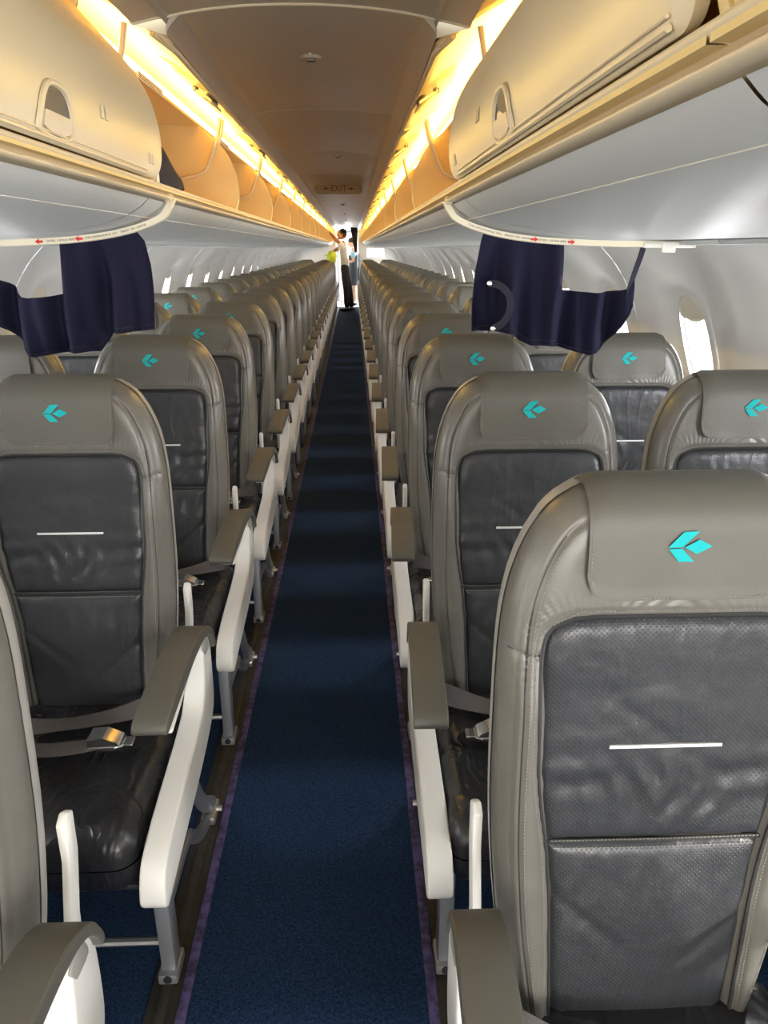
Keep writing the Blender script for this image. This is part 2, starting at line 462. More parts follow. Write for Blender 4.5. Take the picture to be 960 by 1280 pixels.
# the plate faces down and back toward the front of the cabin
tilt = Matrix.Rotation(math.radians(62), 4, 'X')
pl = MB().plate([(x, z) for x, z in stadium(.40, .085, .040)], -.006, .006, .003, axis='y').obj('sign_plate', 'beige_sign', ex)
pl.location = (0, .0, -.034)
MB().plate([(x, z) for x, z in stadium(.34, .05, .024)], -.009, .012, .003, axis='y').obj('sign_mount', 'beige_sign', ex).location = (0, .018, -.012)
tm = text_mesh('EXIT', .066); tm.materials.append(M['exit_red'])
t_ = link('sign_lettering', tm, ex); t_.location = (0, -.0068, -.034); t_.rotation_euler = (math.pi/2, 0, 0)
for sx in (-1, 1):
    MB().plate([(sx*.100, .012), (sx*.128, 0), (sx*.100, -.012)], -.0075, -.0061, axis='y').plate([(sx*.078, .004), (sx*.102, .004), (sx*.102, -.004), (sx*.078, -.004)], -.0075, -.0061, axis='y').obj('sign_arrow', 'exit_red', ex, smooth=False).location = (0, 0, -.034)
for i, (x, y, r) in enumerate([(-.003, 2.45, .030), (.03, 4.85, .022), (.0, 7.6, .018), (.0, 10.0, .022), (.0, 12.6, .018), (0, 15.2, .02)]):
    e = empty('ceiling_speaker', (x, y, arc(x)-.007))
    tag(e, ['round ceiling fitting with dark square grille nearest the camera', 'small round ceiling fitting before the exit sign', 'tiny round ceiling fitting just behind the exit sign', 'small round ceiling fitting, second beyond the exit sign', 'small round ceiling fitting, third beyond the exit sign', 'farthest small round ceiling fitting'][i], 'ceiling fitting', 'round ceiling fittings along the aisle')
    MB().disc((0, 0, -.002), r, .010, n=28, bev=.003).obj('rim', 'ceiling', e)
    MB().box((-r*.42, -r*.5, -.012), (r*.42, r*.5, -.004), bev=.002).obj('grille', 'gunmetal', e)
    MB().disc((0, -r*1.35, 0), .004, .006, n=10).obj('indicator_lamp', 'paper', e)

# ------------------------------------------------------------------ overhead bins
MOD = 1.42; Y_B0 = 2.03
CLOSED = smooth_line([(.352, 1.572), (.341, 1.61), (.338, 1.66), (.345, 1.71), (.360, 1.757), (.398, 1.818), (.455, 1.880), (.515, 1.943), (.545, 1.962)], 4)
OPEN = smooth_line([(.316, 1.864), (.345, 1.884), (.375, 1.908), (.425, 1.940), (.49, 1.970), (.57, 1.992), (.64, 2.002)], 5)
UNDER = smooth_line([(.385, 1.536), (.41, 1.515), (.46, 1.490), (.55, 1.468), (.68, 1.453), (.86, 1.446), (1.02, 1.444), (1.09, 1.443)], 4)
DIV = smooth_line([(.372, 1.570), (.360, 1.61), (.358, 1.66), (.366, 1.715), (.392, 1.775), (.435, 1.832), (.505, 1.886)], 4)
def door_grid(prof, L, rc, nt=28, ny=36, disp=None):
    """thick curved door, rounded corners; local y 0..L; returns MB for positive x side"""
    P = np.array(prof); tot = float(np.linalg.norm(np.diff(P, axis=0), axis=1).sum())
    mb = MB(); A = []; B = []
    for i in range(nt+1):
        t = (1-math.cos(math.pi*i/nt))/2
        x, z = at_profile(prof, t); x1, z1 = at_profile(prof, min(1, t+.01)); x0, z0 = at_profile(prof, max(0, t-.01))
        nx, nz = (z1-z0), -(x1-x0); q = math.hypot(nx, nz); nx /= -q; nz /= -q     # outward normal (toward aisle / down)
        if nx > 0 and abs(nx) > abs(nz): nx, nz = -nx, -nz
        if nz > 0 and abs(nz) > abs(nx): nx, nz = -nx, -nz
        d = min(t*tot, (1-t)*tot); ins = rc-math.sqrt(max(0, rc*rc-(rc-min(d, rc))**2)) if d < rc else 0
        ra, rb = [], []
        for j in range(ny+1):
            a = (1-math.cos(math.pi*j/ny))/2; a = .5*a+.5*j/ny
            y = ins+(L-2*ins)*a
            e = min(t*tot, (1-t)*tot, y-ins, L-ins-y); rd = .006*(1-math.sqrt(max(0, 1-(1-min(e, .012)/.012)**2)))
            dd = disp(t, y) if disp else 0
            ra.append((x+nx*(-rd+dd), y, z+nz*(-rd+dd))); rb.append((x-nx*.018, y, z-nz*.018))
        A.append(ra); B.append(rb)
    mb.grid(A); mb.grid(B, flip=True)
    for (a, b) in ((A[0], B[0]), (A[-1], B[-1])): mb.grid([a, b])
    mb.grid([[r[0] for r in A], [r[0] for r in B]]); mb.grid([[r[-1] for r in A], [r[-1] for r in B]])
    return mb
def sided(mb, s): return mb.mirror_x() if s < 0 else mb
def make_bin(s, opened, L=MOD-.006):
    root = empty('overhead_bin')
    # shell: ledge, back wall, top
    b = MB()
    b.plate([(.352, 1.560), (.356, 1.568), (1.02, 1.560), (1.04, 1.62), (1.02, 1.80), (.94, 1.90), (.80, 1.930), (.505, 1.910), (.500, 1.895), (.80, 1.908), (.92, 1.88), (.995, 1.79), (1.015, 1.62), (1.0, 1.585), (.40, 1.575), (.352, 1.572)][::1], 0, L, axis='y') if False else None
    outer = [(.356, 1.556), (1.03, 1.556), (1.045, 1.62), (1.02, 1.80), (.94, 1.895), (.80, 1.912), (.512, 1.904), (.500, 1.894)]
    inner = [(.500, 1.884), (.80, 1.892), (.92, 1.86), (.99, 1.79), (1.01, 1.62), (1.0, 1.575), (.40, 1.570), (.356, 1.570)]
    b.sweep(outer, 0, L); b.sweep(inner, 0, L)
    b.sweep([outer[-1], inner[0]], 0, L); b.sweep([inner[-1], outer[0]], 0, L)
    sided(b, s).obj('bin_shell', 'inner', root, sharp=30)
    # side dividers
    for yy in ((.0, .016), (L-.016, L)):
        poly = DIV + [(.80, 1.898), (.93, 1.865), (1.0, 1.79), (1.015, 1.62), (1.0, 1.565)]
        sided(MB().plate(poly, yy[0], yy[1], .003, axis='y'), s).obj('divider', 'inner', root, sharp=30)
    # front lip: ledge nose, recess, bead
    lp = MB().sweep(smooth_line([(.400, 1.573), (.362, 1.572), (.354, 1.566), (.360, 1.559), (.372, 1.556), (.380, 1.553), (.377, 1.550), (.368, 1.549), (.366, 1.545), (.372, 1.541), (.385, 1.540), (.40, 1.538)], 3), -.002, L+.004)
    sided(lp, s).obj('front_lip', 'lip', root, sharp=60)
    up = MB().sweep(UNDER, 0, L)
    sided(up, s).obj('underside_panel', 'under', root)
    sm = MB().tube([(.438, 0, 1.4985), (.438, L, 1.4985)], .0010, 6)
    sided(sm, s).obj('panel_seam', 'under', root)
    sh = MB().box((1.03, 0, 1.430), (1.095, L, 1.443), bev=.003)
    sided(sh, s).obj('wall_rail', 'under', root)
    if opened:
        cy = L*.5
        def disp(t, y):
            dx = (t-.0)*.40; dy = y-cy; r = math.hypot(dx, dy)
            an = math.atan2(dx, abs(dy))
            return -.011*math.exp(-((r-.215)/.016)**2)*max(0, math.sin(an))**1.2 + .010*float(sstep(.215, .17, r))*float(sstep(0, .3, t))
        d = door_grid(OPEN, L, .055, 24, 60, disp)
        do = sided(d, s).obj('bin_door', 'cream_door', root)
        # rim along the aisle-side edge
        x0, z0 = OPEN[0]
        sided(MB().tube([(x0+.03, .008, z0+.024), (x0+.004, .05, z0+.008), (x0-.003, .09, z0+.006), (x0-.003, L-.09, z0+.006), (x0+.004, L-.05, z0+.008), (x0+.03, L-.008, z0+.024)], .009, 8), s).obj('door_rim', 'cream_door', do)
        # exposed latch mechanism
        lm = MB().plate([(cy-.09, 0), (cy-.03, .07), (cy+.05, .075), (cy+.10, 0)], 0, .01, .003, axis='x')
        lm.v = [(.318+p[2]*.9, p[1], 1.852+p[2]*.62-(p[0])) for p in lm.v]
        sided(lm, s).obj('latch_plate', 'lip', do)
        for (yy, xx, q) in ((cy+.065, .335, .016), (cy+.035, .345, .012), (cy+.08, .350, .012), (cy-.055, .332, .010), (cy-.03, .372, .008), (cy+.02, .385, .009)):
            zz = 1.858+(xx-.318)*.66
            sided(MB().box((xx-q*.7, yy-q, zz-.010), (xx+q*.7, yy+q, zz+.006), bev=.003), s).obj('latch_hook', 'gunmetal', do)
        # arms
        for yy in (.028, L-.028):
            am = MB().tube([(.60, yy, 1.685), (.52, yy, 1.700), (.484, yy, 1.717), (.462, yy, 1.755), (.425, yy, 1.850), (.412, yy, 1.912)], .0095, 6, flat=.8)
            sided(am, s).obj('door_arm', 'lip', root)
        # placard strip under the box top
        pk = MB().box((.4975, L*.33, 1.882), (.5005, L*.55, 1.903), bev=.0)
        po = sided(pk, s).obj('placard', 'paper', root, smooth=False)
        pt = MB()
        for r_ in range(3):
            y = L*.34
            while y < L*.54:
                w_ = random.uniform(.008, .022); pt.box((.4968, y, 1.885+r_*.006), (.4976, y+w_, 1.888+r_*.006)); y += w_+.006
        sided(pt, s).obj('placard_print', 'print', po, smooth=False)
        lt = MB().tube([(.537, .01, 1.929), (.537, L-.01, 1.929)], .014, 8)
        sided(lt, s).obj('cove_lamp', 'light_warm', root)
        inw = MB().plate(stadium(.34, .22, .08), -.004, .006, .003, axis='y')
        inw.v = [(v[0]+.72, v[1]+.020, v[2]+1.70) for v in inw.v]
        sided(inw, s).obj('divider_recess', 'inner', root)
    else:
        d = door_grid(CLOSED, L-.012, .05, 40, 40)
        d.v = [(v[0], v[1]+.006, v[2]) for v in d.v]
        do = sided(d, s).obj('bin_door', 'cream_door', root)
        # handle, rounded D lying on the near-vertical lower face
        cy = L*.50
        def surf(y, z, off):
            P = np.array(CLOSED); x = float(np.interp(z, P[:, 1], P[:, 0])); return (x-off, y, z)
        D = smooth_line([(-.076, 1.584), (-.078, 1.600), (-.066, 1.632), (-.034, 1.655), (.028, 1.655), (.062, 1.632), (.074, 1.600), (.072, 1.584), (.036, 1.577), (-.036, 1.577), (-.076, 1.584)], 5)[:-1]
        cz = 1.613
        def ring(sc, off): return [surf(cy+(y+.002)*sc-.002, cz+(z-cz)*sc, off) for y, z in D]
        h1 = MB().grid([ring(1.0, .001), ring(.985, .0055), ring(.93, .007), ring(.84, .006), ring(.80, .001), ring(.79, -.006)], wrap=True)
        ho = sided(h1, s).obj('door_handle', 'lip', do)
        r0 = ring(.80, .0012); c0 = len(r0)
        h2 = MB().add(r0, [tuple(range(c0))]); sided(h2, s).obj('handle_recess', 'arm_pad', do, smooth=False)
        fl_ = [p for p in ring(.74, .006) if p[2] < 1.614]
        h3 = MB().add(fl_+[(p[0]+.006, p[1], p[2]) for p in fl_], [tuple(range(len(fl_)))] + [(i, (i+1) % len(fl_), len(fl_)+(i+1) % len(fl_), len(fl_)+i) for i in range(len(fl_))])
        sided(h3, s).obj('handle_flap', 'lip', do, smooth=False)
        for yy in (cy+.22, L-.14):
            q = MB()
            for k in range(2):
                yy2 = yy+k*.026
                z0 = 1.640 if yy < cy+.3 else 1.60
                g_ = [[surf(yy2+a, z0+c_, .0) for a in (0, .018)] for c_ in (0, .022)]
                g2 = [[surf(yy2+a, z0+c_, .002) for a in (.001, .017)] for c_ in (.001, .021)]
                q.grid(g2); q.grid([g_[0], g2[0]]); q.grid([g_[1], g2[1]])
            sided(q, s).obj('seat_number_plate', 'cream', do, smooth=False)
        # grip strip along the lower edge
        gs = MB().tube([surf(.05, 1.578, .004), surf(L-.16, 1.578, .004)], .0035, 6).tube([surf(.05, 1.586, .003), surf(L-.16, 1.586, .003)], .002, 6)
        sided(gs, s).obj('grip_strip', 'lip', do)
        lt = MB().tube([(.580, .01, 1.968), (.580, L-.01, 1.968)], .010, 8)
        sided(lt, s).obj('cove_lamp', 'light_warm', root)
    return root
ORD = ['first', 'second', 'third', 'fourth', 'fifth', 'sixth', 'seventh', 'eighth', 'ninth', 'tenth', 'eleventh', 'twelfth', 'thirteenth', 'fourteenth', 'fifteenth', 'sixteenth', 'seventeenth', 'eighteenth', 'nineteenth', 'twentieth', 'twenty-first', 'twenty-second', 'twenty-third', 'twenty-fourth', 'twenty-fifth', 'twenty-sixth']
N_OPEN = 13
for s, nm in ((-1, 'left'), (1, 'right')):
    c0 = make_bin(s, False); index_kids(c0); c0.location.y = Y_B0-MOD
    tag(c0, 'closed cream overhead bin with an oval latch on the %s' % nm, 'overhead bin', 'closed overhead bins')
    for k in (2,):
        c1 = copy_tree(c0); c1.location.y = Y_B0-k*MOD
        tag(c1, 'closed cream overhead bin at the very edge of the picture, nearest on the %s' % nm, 'overhead bin', 'closed overhead bins')
    o0 = make_bin(s, True); index_kids(o0); o0.location.y = Y_B0
    for k in range(N_OPEN):
        o = o0 if k == 0 else copy_tree(o0)
        o.location.y = Y_B0+k*MOD
        if k == 0: lb = 'open cream overhead bin next to the closed bin on the %s' % nm
        elif k == N_OPEN-1: lb = 'open overhead bin at the far end of the %s side by the bulkhead' % nm
        else: lb = 'open cream overhead bin with raised door, %s open one along the %s side' % (ORD[k], nm)
        tag(o, lb, 'overhead bin', 'open overhead bins on the %s' % nm)

# ------------------------------------------------------------------ seats
ZT_S, LEAN = 1.160, .055
WCTL = smooth_line([(0, .098), (.010, .122), (.030, .150), (.065, .174), (.12, .194), (.19, .204), (.30, .207), (.45, .206), (.58, .197), (.68, .184), (.80, .166)], 6)
WZ = np.array(WCTL)
def bw(z): return np.interp(z, WZ[:, 0], WZ[:, 1])
ZMAX = .80
OUT = np.array([(-w_, z_) for z_, w_ in WCTL[::-1]] + [(w_, z_) for z_, w_ in WCTL]); OUTC = np.vstack([OUT, OUT[:1]])
PC = smooth_line([(.155, .108), (.158, .132), (.170, .151), (.198, .160), (.27, .162), (.35, .160), (.41, .153), (.468, .143), (.55, .135), (.65, .130), (.79, .124)], 5)
PZ = np.array(PC)
def pw(z): return np.interp(z, PZ[:, 0], PZ[:, 1])
PAN = np.array([(-w_, z_) for z_, w_ in PC[::-1]] + [(w_, z_) for z_, w_ in PC]); PANC = np.vstack([PAN, PAN[:1]])
def Hf(e, H=.050, R=.052, p=2.3):
    q = np.clip(1-np.clip(e, 0, R)/R, 0, 1); return H*(1-q**p)**(1/p)
def yc(zeta): return -LEAN*zeta
def front_y(x, zeta, e=None, recess=True):
    x = np.asarray(x, float); zeta = np.asarray(zeta, float); P = np.stack([x.ravel(), zeta.ravel()], 1)
    if e is None: e = seg_dist(P, OUTC).reshape(x.shape)
    y = yc(zeta)-Hf(e)
    wv = bw(zeta)
    y -= .020*np.exp(-((np.abs(x)-wv*.86)/.034)**2)*sstep(.16, .30, zeta)*sstep(0, .03, e)      # side bolsters
    y -= .010*np.exp(-((zeta-.62)/.12)**2)*np.exp(-(x/.13)**2)                                 # lumbar
    if recess:
        d = seg_dist(P, PANC).reshape(x.shape); ins = inside(P, PAN).reshape(x.shape); sd = np.where(ins, -d, d)
        y += .013*sstep(.004, -.006, sd)
        y += .0035*np.exp(-((sd-.006)/.0032)**2)
        # outer edge seam, then shoulder seam
        y += .0040*np.exp(-((e-.026)/.0030)**2)*sstep(.015, .04, zeta)*sstep(.10, .13, np.abs(x))
        y += .0018*np.exp(-((e-.016)/.0025)**2)*sstep(.06, .12, zeta)*sstep(.12, .15, np.abs(x))
        sh = np.abs(zeta-(.205-.10*(np.abs(x)-.155)))
        y += .0035*np.exp(-(sh/.0030)**2)*sstep(.150, .156, np.abs(x))*sstep(0, .012, e)
        # gathered puckers beside the panel corner
        y += .0012*np.sin(np.arctan2(zeta-.20, np.abs(x)-.11)*46)*np.exp(-((sd-.018)/.014)**2)*sstep(.0, .012, sd)*sstep(.27, .21, zeta)
    return y
def backrest_mesh():
    na, nt = 131, 0
    zt = list(.045*(np.linspace(0, 1, 16)**1.9))+list(np.linspace(.049, ZMAX, 176))
    zt = np.array(zt); a = np.linspace(-1, 1, na); sx = np.sin(a*math.pi/2)*.55+a*.45
    # cluster toward the edges
    sx = np.sign(a)*(1-(1-np.abs(a))**1.45)
    X = bw(zt)[:, None]*sx[None, :]; Z = np.repeat(zt[:, None], na, 1)
    P = np.stack([X.ravel(), Z.ravel()], 1); e = seg_dist(P, OUTC).reshape(X.shape)
    e[:, 0] = 0; e[:, -1] = 0; e[0, :] = 0
    yf = front_y(X, Z, e)
    yb = yc(Z)+Hf(e, .030, .035)
    mb = MB()
    mb.grid([[(X[j, i], yf[j, i], ZT_S-Z[j, i]) for i in range(na)] for j in range(len(zt))], flip=True)
    st = 4
    mb.grid([[(X[j, i], yb[j, i], ZT_S-Z[j, i]) for i in range(na)] for j in range(len(zt))], flip=False)
    me = mb.me('backrest', 'leather_grey', sharp=None)
    return recalc(me)
def panel_mesh(z0, z1, name):
    na = 61; n = 60
    zs = np.r_[z0+.03*(np.linspace(0, 1, 12)**1.6)[:-1], np.linspace(z0+.03, z1-.012, n), z1-.012+.012*np.linspace(.25, 1, 4)]
    a = np.linspace(-1, 1, na); sx = np.sign(a)*(1-(1-np.abs(a))**1.35)
    X = (pw(zs)-.0015)[:, None]*sx[None, :]; Z = np.repeat(zs[:, None], na, 1)
    P = np.stack([X.ravel(), Z.ravel()], 1)
    poly = [(-(float(pw(z))-.0015), z) for z in zs[::-1]]+[(float(pw(z))-.0015, z) for z in zs]; poly = np.array(poly+[poly[0]])
    e = seg_dist(P, poly).reshape(X.shape)
    base = yc(Z)-Hf(np.full(X.shape, .1))-.010*np.exp(-((Z-.62)/.12)**2)*np.exp(-(X/.13)**2)+.009
    y = base-.012*(1-np.exp(-e/.007))
    # soft horizontal slack under the stripe and folds above the cross seam
    if z0 < .3:
        k = np.exp(-((Z-.395)/.042)**2)*np.exp(-(X/.09)**2)
        y += .0042*k*np.sin(X*150+8*(Z-.42)*30*np.sign(X+.001)*.2+np.sin(Z*60))
        y += .0022*np.sin((Z-.36)*120+X*9)*np.exp(-((Z-.37)/.03)**2)*sstep(.04, .10, np.abs(X))
        # soft diagonal crease
        y += .0020*np.exp(-(((Z-.30)-.8*(X+.02))/.010)**2)*np.exp(-((Z-.30)/.05)**2)
    else:
        y += .0030*np.exp(-(((Z-.68)+.9*np.abs(X-.02))/.013)**2)*sstep(.0, .05, np.abs(X))
        y += .0016*np.sin(X*150+Z*40)*np.exp(-((Z-.53)/.03)**2)
    mb = MB().grid([[(X[j, i], y[j, i], ZT_S-Z[j, i]) for i in range(na)] for j in range(len(zs))], flip=True)
    me = mb.me(name, 'leather_dark', sharp=None); return me
def cover_mesh():
    W_, D_ = .116, .129; rc = .03
    cols = np.linspace(-W_, W_, 49); rows = []
    ztop = np.interp(np.abs(cols), WZ[:12*6, 1], WZ[:12*6, 0], left=0)
    ztop = np.where(np.abs(cols) < .098, 0, ztop)
    n = 46; G = []
    for i, x in enumerate(cols):
        dcor = max(0, abs(x)-(W_-rc)); zb = D_-(rc-math.sqrt(max(0, rc*rc-dcor*dcor)))
        q = np.linspace(0, 1, n)**2.2
        zf = ztop[i]+(zb-ztop[i])*q[::-1]          # bottom -> top
        G.append(zf)
    Zf = np.array(G).T                             # rows x cols
    X = np.repeat(cols[None, :], n, 0)
    P = np.stack([X.ravel(), Zf.ravel()], 1); e = seg_dist(P, OUTC).reshape(X.shape); e[-1, :] = 0
    yf = front_y(X, Zf, e, recess=False)
    off = .0085
    de = .0015
    sl = np.clip((Hf(e+de)-Hf(np.maximum(e-de*.2, 0)))/(de*1.2), 0, 30); nn = np.sqrt(1+sl*sl)
    sl = np.where(Zf-ztop[None, :] < .05, sl, 0)
    nn = np.sqrt(1+sl*sl)
    zo = np.where(Zf > ztop[None, :]+.05, 0, sl/nn)*off
    wob = .0012*np.sin(X*55)*sstep(.07, .129, Zf)
    F_ = [[(X[j, i], yf[j, i]-off/nn[j, i]-wob[j, i]-(.001 if j < 2 else 0), ZT_S-Zf[j, i]+zo[j, i]) for i in range(len(cols))] for j in range(n)]
    yb = yc(Zf)+Hf(e, .030, .035)
    B_ = [[(X[j, i], yb[j, i]+off/nn[j, i], ZT_S-Zf[j, i]+zo[j, i]) for i in range(len(cols))] for j in range(n-2, 12, -1)]
    G = F_+B_
    mb = MB().grid(G, flip=True)
    # thickness turned in at the free edges
    for edge in ([r[0] for r in G], [r[-1] for r in G], G[0]):
        inn = [(p[0]*.992, p[1]+.0042, p[2]+.0008) if k < n else (p[0]*.992, p[1]-.0042, p[2]) for k, p in enumerate(edge)]
        if edge is G[0]: inn = [(p[0]*.99, p[1]+.0042, p[2]+.0015) for p in edge]
        mb.grid([edge, inn])
    return mb.me('headrest_cover', 'leather_cover', sharp=None), (cols, F_)
ME_BACK = backrest_mesh()
ME_UP = panel_mesh(.155, .4665, 'upper_panel')
ME_LO = panel_mesh(.4695, .785, 'lower_panel')
ME_COV, _ = cover_mesh()
def pt_on(x, zeta, off, panel=False):
    if panel:
        y = yc(zeta)-.050-.010*math.exp(-((zeta-.62)/.12)**2)*math.exp(-(x/.13)**2)+.009-.012
    else:
        y = float(front_y(np.array([[x]]), np.array([[zeta]]), recess=False)[0, 0])
    return (x, y-off, ZT_S-zeta)
def emblem_mesh():
    k = .0514/560; cx, cy = 405, 860
    shapes = [[(125, 868), (310, 665), (505, 660), (312, 864)], [(135, 888), (300, 880), (470, 1055), (275, 1055)], [(335, 865), (520, 765), (685, 855), (500, 955)]]
    mb = MB()
    for q in shapes:
        q = [((x-cx)*k, .063+(y-cy)*k) for x, y in q]
        n = 6; G = []
        for j in range(n+1):
            r = []
            for i in range(n+1):
                u, v = i/n, j/n
                x = (q[0][0]*(1-u)+q[1][0]*u)*(1-v)+(q[3][0]*(1-u)+q[2][0]*u)*v
                z = (q[0][1]*(1-u)+q[1][1]*u)*(1-v)+(q[3][1]*(1-u)+q[2][1]*u)*v
                r.append(pt_on(x, z, .0110))
            G.append(r)
        mb.grid(G, flip=True)
    return mb.me('emblem', 'teal', sharp=None)
ME_EMB = emblem_mesh()
sb = MB(); G = []
for zz in (.324, .328): G.append([pt_on(x, zz, .0022, True) for x in np.linspace(-.071, .071, 12)])
sb.grid(G, flip=True); G0 = [[(p[0], p[1]+.004, p[2]) for p in r] for r in G]; sb.grid([G[0], G0[0]]); sb.grid([G[1], G0[1]])
ME_STR = sb.me('stripe_tag', 'stripe', sharp=None)
# piping round the panel and across it
pip = MB()
left = [(-float(pw(z))-.001, z) for z in np.linspace(.785, .156, 60)]; right = [(-x, z) for x, z in left[::-1]]
loop = left+[(x, .1535) for x in np.linspace(-.10, .10, 12)]+right
def surf_pts(L2, off):
    A = np.array(L2); y = front_y(A[:, 0][None], A[:, 1][None])[0]; return [(A[i, 0], y[i]-off, ZT_S-A[i, 1]) for i in range(len(A))]
pip.tube(surf_pts(loop, .0000), .0028, 6)
pip.tube([pt_on(x, .468, -.0065, True) for x in np.linspace(-.142, .142, 20)], .0030, 6)
for sg in (-1, 1):
    L2 = []
    for z in np.linspace(.055, .76, 70):
        sl_ = math.cos(math.atan(float((bw(z+.004)-bw(z-.004))/.008))); L2.append((sg*(float(bw(z))-.026/max(sl_, .5)), z))
    pip.tube([(p[0], p[1]+.0006, p[2]) for p in surf_pts(L2, 0)], .0014, 5)
    pip.tube(surf_pts([(sg*x, .205-.10*(x-.155)) for x in np.linspace(.162, .198, 8)], .0), .0014, 5)
ME_PIP = pip.me('panel_piping', 'piping')
# stitching: short raised dashes beside the seams
def dashes(mb, line, step=.0050, ln=.0033, wd=.0014):
    P = np.array(line); L = np.r_[0, np.cumsum(np.linalg.norm(np.diff(P, axis=0), axis=1))]
    u = 0
    while u+ln < L[-1]:
        a = np.array([np.interp(u, L, P[:, k]) for k in range(3)]); b = np.array([np.interp(u+ln, L, P[:, k]) for k in range(3)])
        t = (b-a)/max(np.linalg.norm(b-a), 1e-9); q = np.cross(t, (0, -1, 0)); q = q/max(np.linalg.norm(q), 1e-9)*wd/2; m_ = (a+b)/2+np.array((0, -.0007, 0))
        mb.add([a-q, b-q, b+q, a+q, m_-q*.4, m_+q*.4], [(0, 1, 4), (3, 5, 2), (0, 4, 5, 3), (4, 1, 2, 5)]); u += step
stt = MB()
o1 = [(-float(pw(z))-.0075, z) for z in np.linspace(.785, .168, 60)]; o1 = o1+[(x, .1470) for x in np.linspace(-.118, .118, 30)]+[(-x, z) for x, z in o1[::-1]]
dashes(stt, surf_pts(o1, .0008))
for sg in (-1, 1):
    L2 = [(sg*(float(bw(z))-.031/math.cos(math.atan(float((bw(z+.004)-bw(z-.004))/.008)))), z) for z in np.linspace(.07, .74, 60)]
    dashes(stt, surf_pts(L2, .0008))
dashes(stt, [pt_on(x, .4620, .0002, True) for x in np.linspace(-.137, .137, 20)])
dashes(stt, [pt_on(x, .4745, -.001, True) for x in np.linspace(-.133, .133, 20)])
cvl = [(-.112, z) for z in np.linspace(.01, .100, 10)]+[(-.109, .112), (-.100, .1215), (-.087, .1255)]+[(x, .1257) for x in np.linspace(-.08, .08, 12)]
cvl += [(-x, z) for x, z in cvl[:13][::-1]]
dashes(stt, [pt_on(x, z, .0093) for x, z in cvl])
ME_STI = stt.me('stitching', 'thread', smooth=False)
# hard shell behind the backrest
def shell_mesh():
    zt = np.r_[.03*(np.linspace(0, 1, 8)**1.9), np.linspace(.04, ZMAX-.02, 30)]; na = 31
    a = np.linspace(-1, 1, na); sx = np.sign(a)*(1-(1-np.abs(a))**1.8)
    X = (bw(zt)+.0015)[:, None]*sx[None, :]; Z = np.repeat(zt[:, None], na, 1)
    e = np.minimum((bw(zt)+.0015)[:, None]-np.abs(X), zt[:, None]*1.0)
    y0 = yc(Z)+.001; y1 = yc(Z)+.014+Hf(e, .030, .03)
    mb = MB()
    g0 = [[(X[j, i], y0[j, i], ZT_S+.001-Z[j, i]) for i in range(na)] for j in range(len(zt))]
    g1 = [[(X[j, i], y1[j, i], ZT_S+.001-Z[j, i]) for i in range(na)] for j in range(len(zt))]
    mb.grid(g1); mb.grid([g0[0], g1[0]]); mb.grid([[r[0] for r in g0], [r[0] for r in g1]]); mb.grid([[r[-1] for r in g0], [r[-1] for r in g1]]); mb.grid([g0[-1], g1[-1]])
    return recalc(mb.me('back_shell', 'plastic_shell', sharp=None))
ME_SHELL = shell_mesh()
# seat cushion
def cushion_mesh():
    W_, y0, y1 = .226, -.575, -.055
    def cw(y): 
        t = (y-y0)/(y1-y0); r = .045; d = y-y0
        base = W_-.012*t
        return base-(r-math.sqrt(max(0, r*r-(r-min(d, r))**2)))
    ysr = np.r_[y0+.05*(np.linspace(0, 1, 16)**1.8), np.linspace(y0+.056, y1, 60)]
    a = np.linspace(-1, 1, 81); sx = np.sign(a)*(1-(1-np.abs(a))**1.7)
    ww = np.array([cw(y) for y in ysr]); X = ww[:, None]*sx[None]; Y = np.repeat(ysr[:, None], len(a), 1)
    poly = np.array([(-w_, y) for y, w_ in zip(ysr[::-1], ww[::-1])]+[(w_, y) for y, w_ in zip(ysr, ww)])
    e = seg_dist(np.stack([X.ravel(), Y.ravel()], 1), poly).reshape(X.shape); e[0] = 0; e[:, 0] = 0; e[:, -1] = 0
    t = (Y-y0)/(y1-y0)
    zc_ = .384-.026*t
    top = zc_+Hf(e, .062, .055, 2.6)+.008*np.exp(-((Y+.50)/.07)**2)-.010*np.exp(-((Y+.25)/.13)**2)*np.exp(-(X/.14)**2)
    top -= .003*np.exp(-((np.abs(X)-.178)/.0035)**2)*sstep(0, .02, e)*sstep(-.16, -.19, Y)
    top -= .003*np.exp(-((Y+.17)/.0035)**2)*sstep(.10, .11, np.abs(X))
    top -= .003*np.exp(-((np.abs(X)-.105)/.0035)**2)*sstep(-.17, -.16, Y)
    bot = zc_-Hf(e, .058, .03, 2.6)
    mb = MB()
    mb.grid([[(X[j, i], Y[j, i], top[j, i]) for i in range(len(a))] for j in range(len(ysr))])
    mb.grid([[(X[j, i], Y[j, i], bot[j, i]) for i in range(len(a))] for j in range(len(ysr))], flip=True)
    mb.grid([[(X[-1, i], Y[-1, i], top[-1, i]) for i in range(len(a))], [(X[-1, i], Y[-1, i], bot[-1, i]) for i in range(len(a))]])
    return recalc(mb.me('seat_cushion', 'leather_seat', sharp=None))
ME_CUSH = cushion_mesh()
def ribbon(mb, pts, wd, th=.0018, wdir=None):
    """strap: points with width vectors"""
    P = [Vector(p) for p in smooth_line([p[:3] for p in pts], 6)]
    Wd = [Vector(p).normalized() for p in smooth_line([p[3:] for p in pts], 6)]
    A = []
    for i, p in enumerate(P):
        t = (P[min(i+1, len(P)-1)]-P[max(i-1, 0)]).normalized(); w_ = (Wd[i]-t*Wd[i].dot(t)).normalized(); n_ = t.cross(w_)
        A.append([p+w_*wd/2+n_*th/2, p-w_*wd/2+n_*th/2, p-w_*wd/2-n_*th/2, p+w_*wd/2-n_*th/2])
    mb.grid(A, wrap=True); mb.add(A[0], [(0, 1, 2, 3)]); mb.add(A[-1], [(3, 2, 1, 0)])
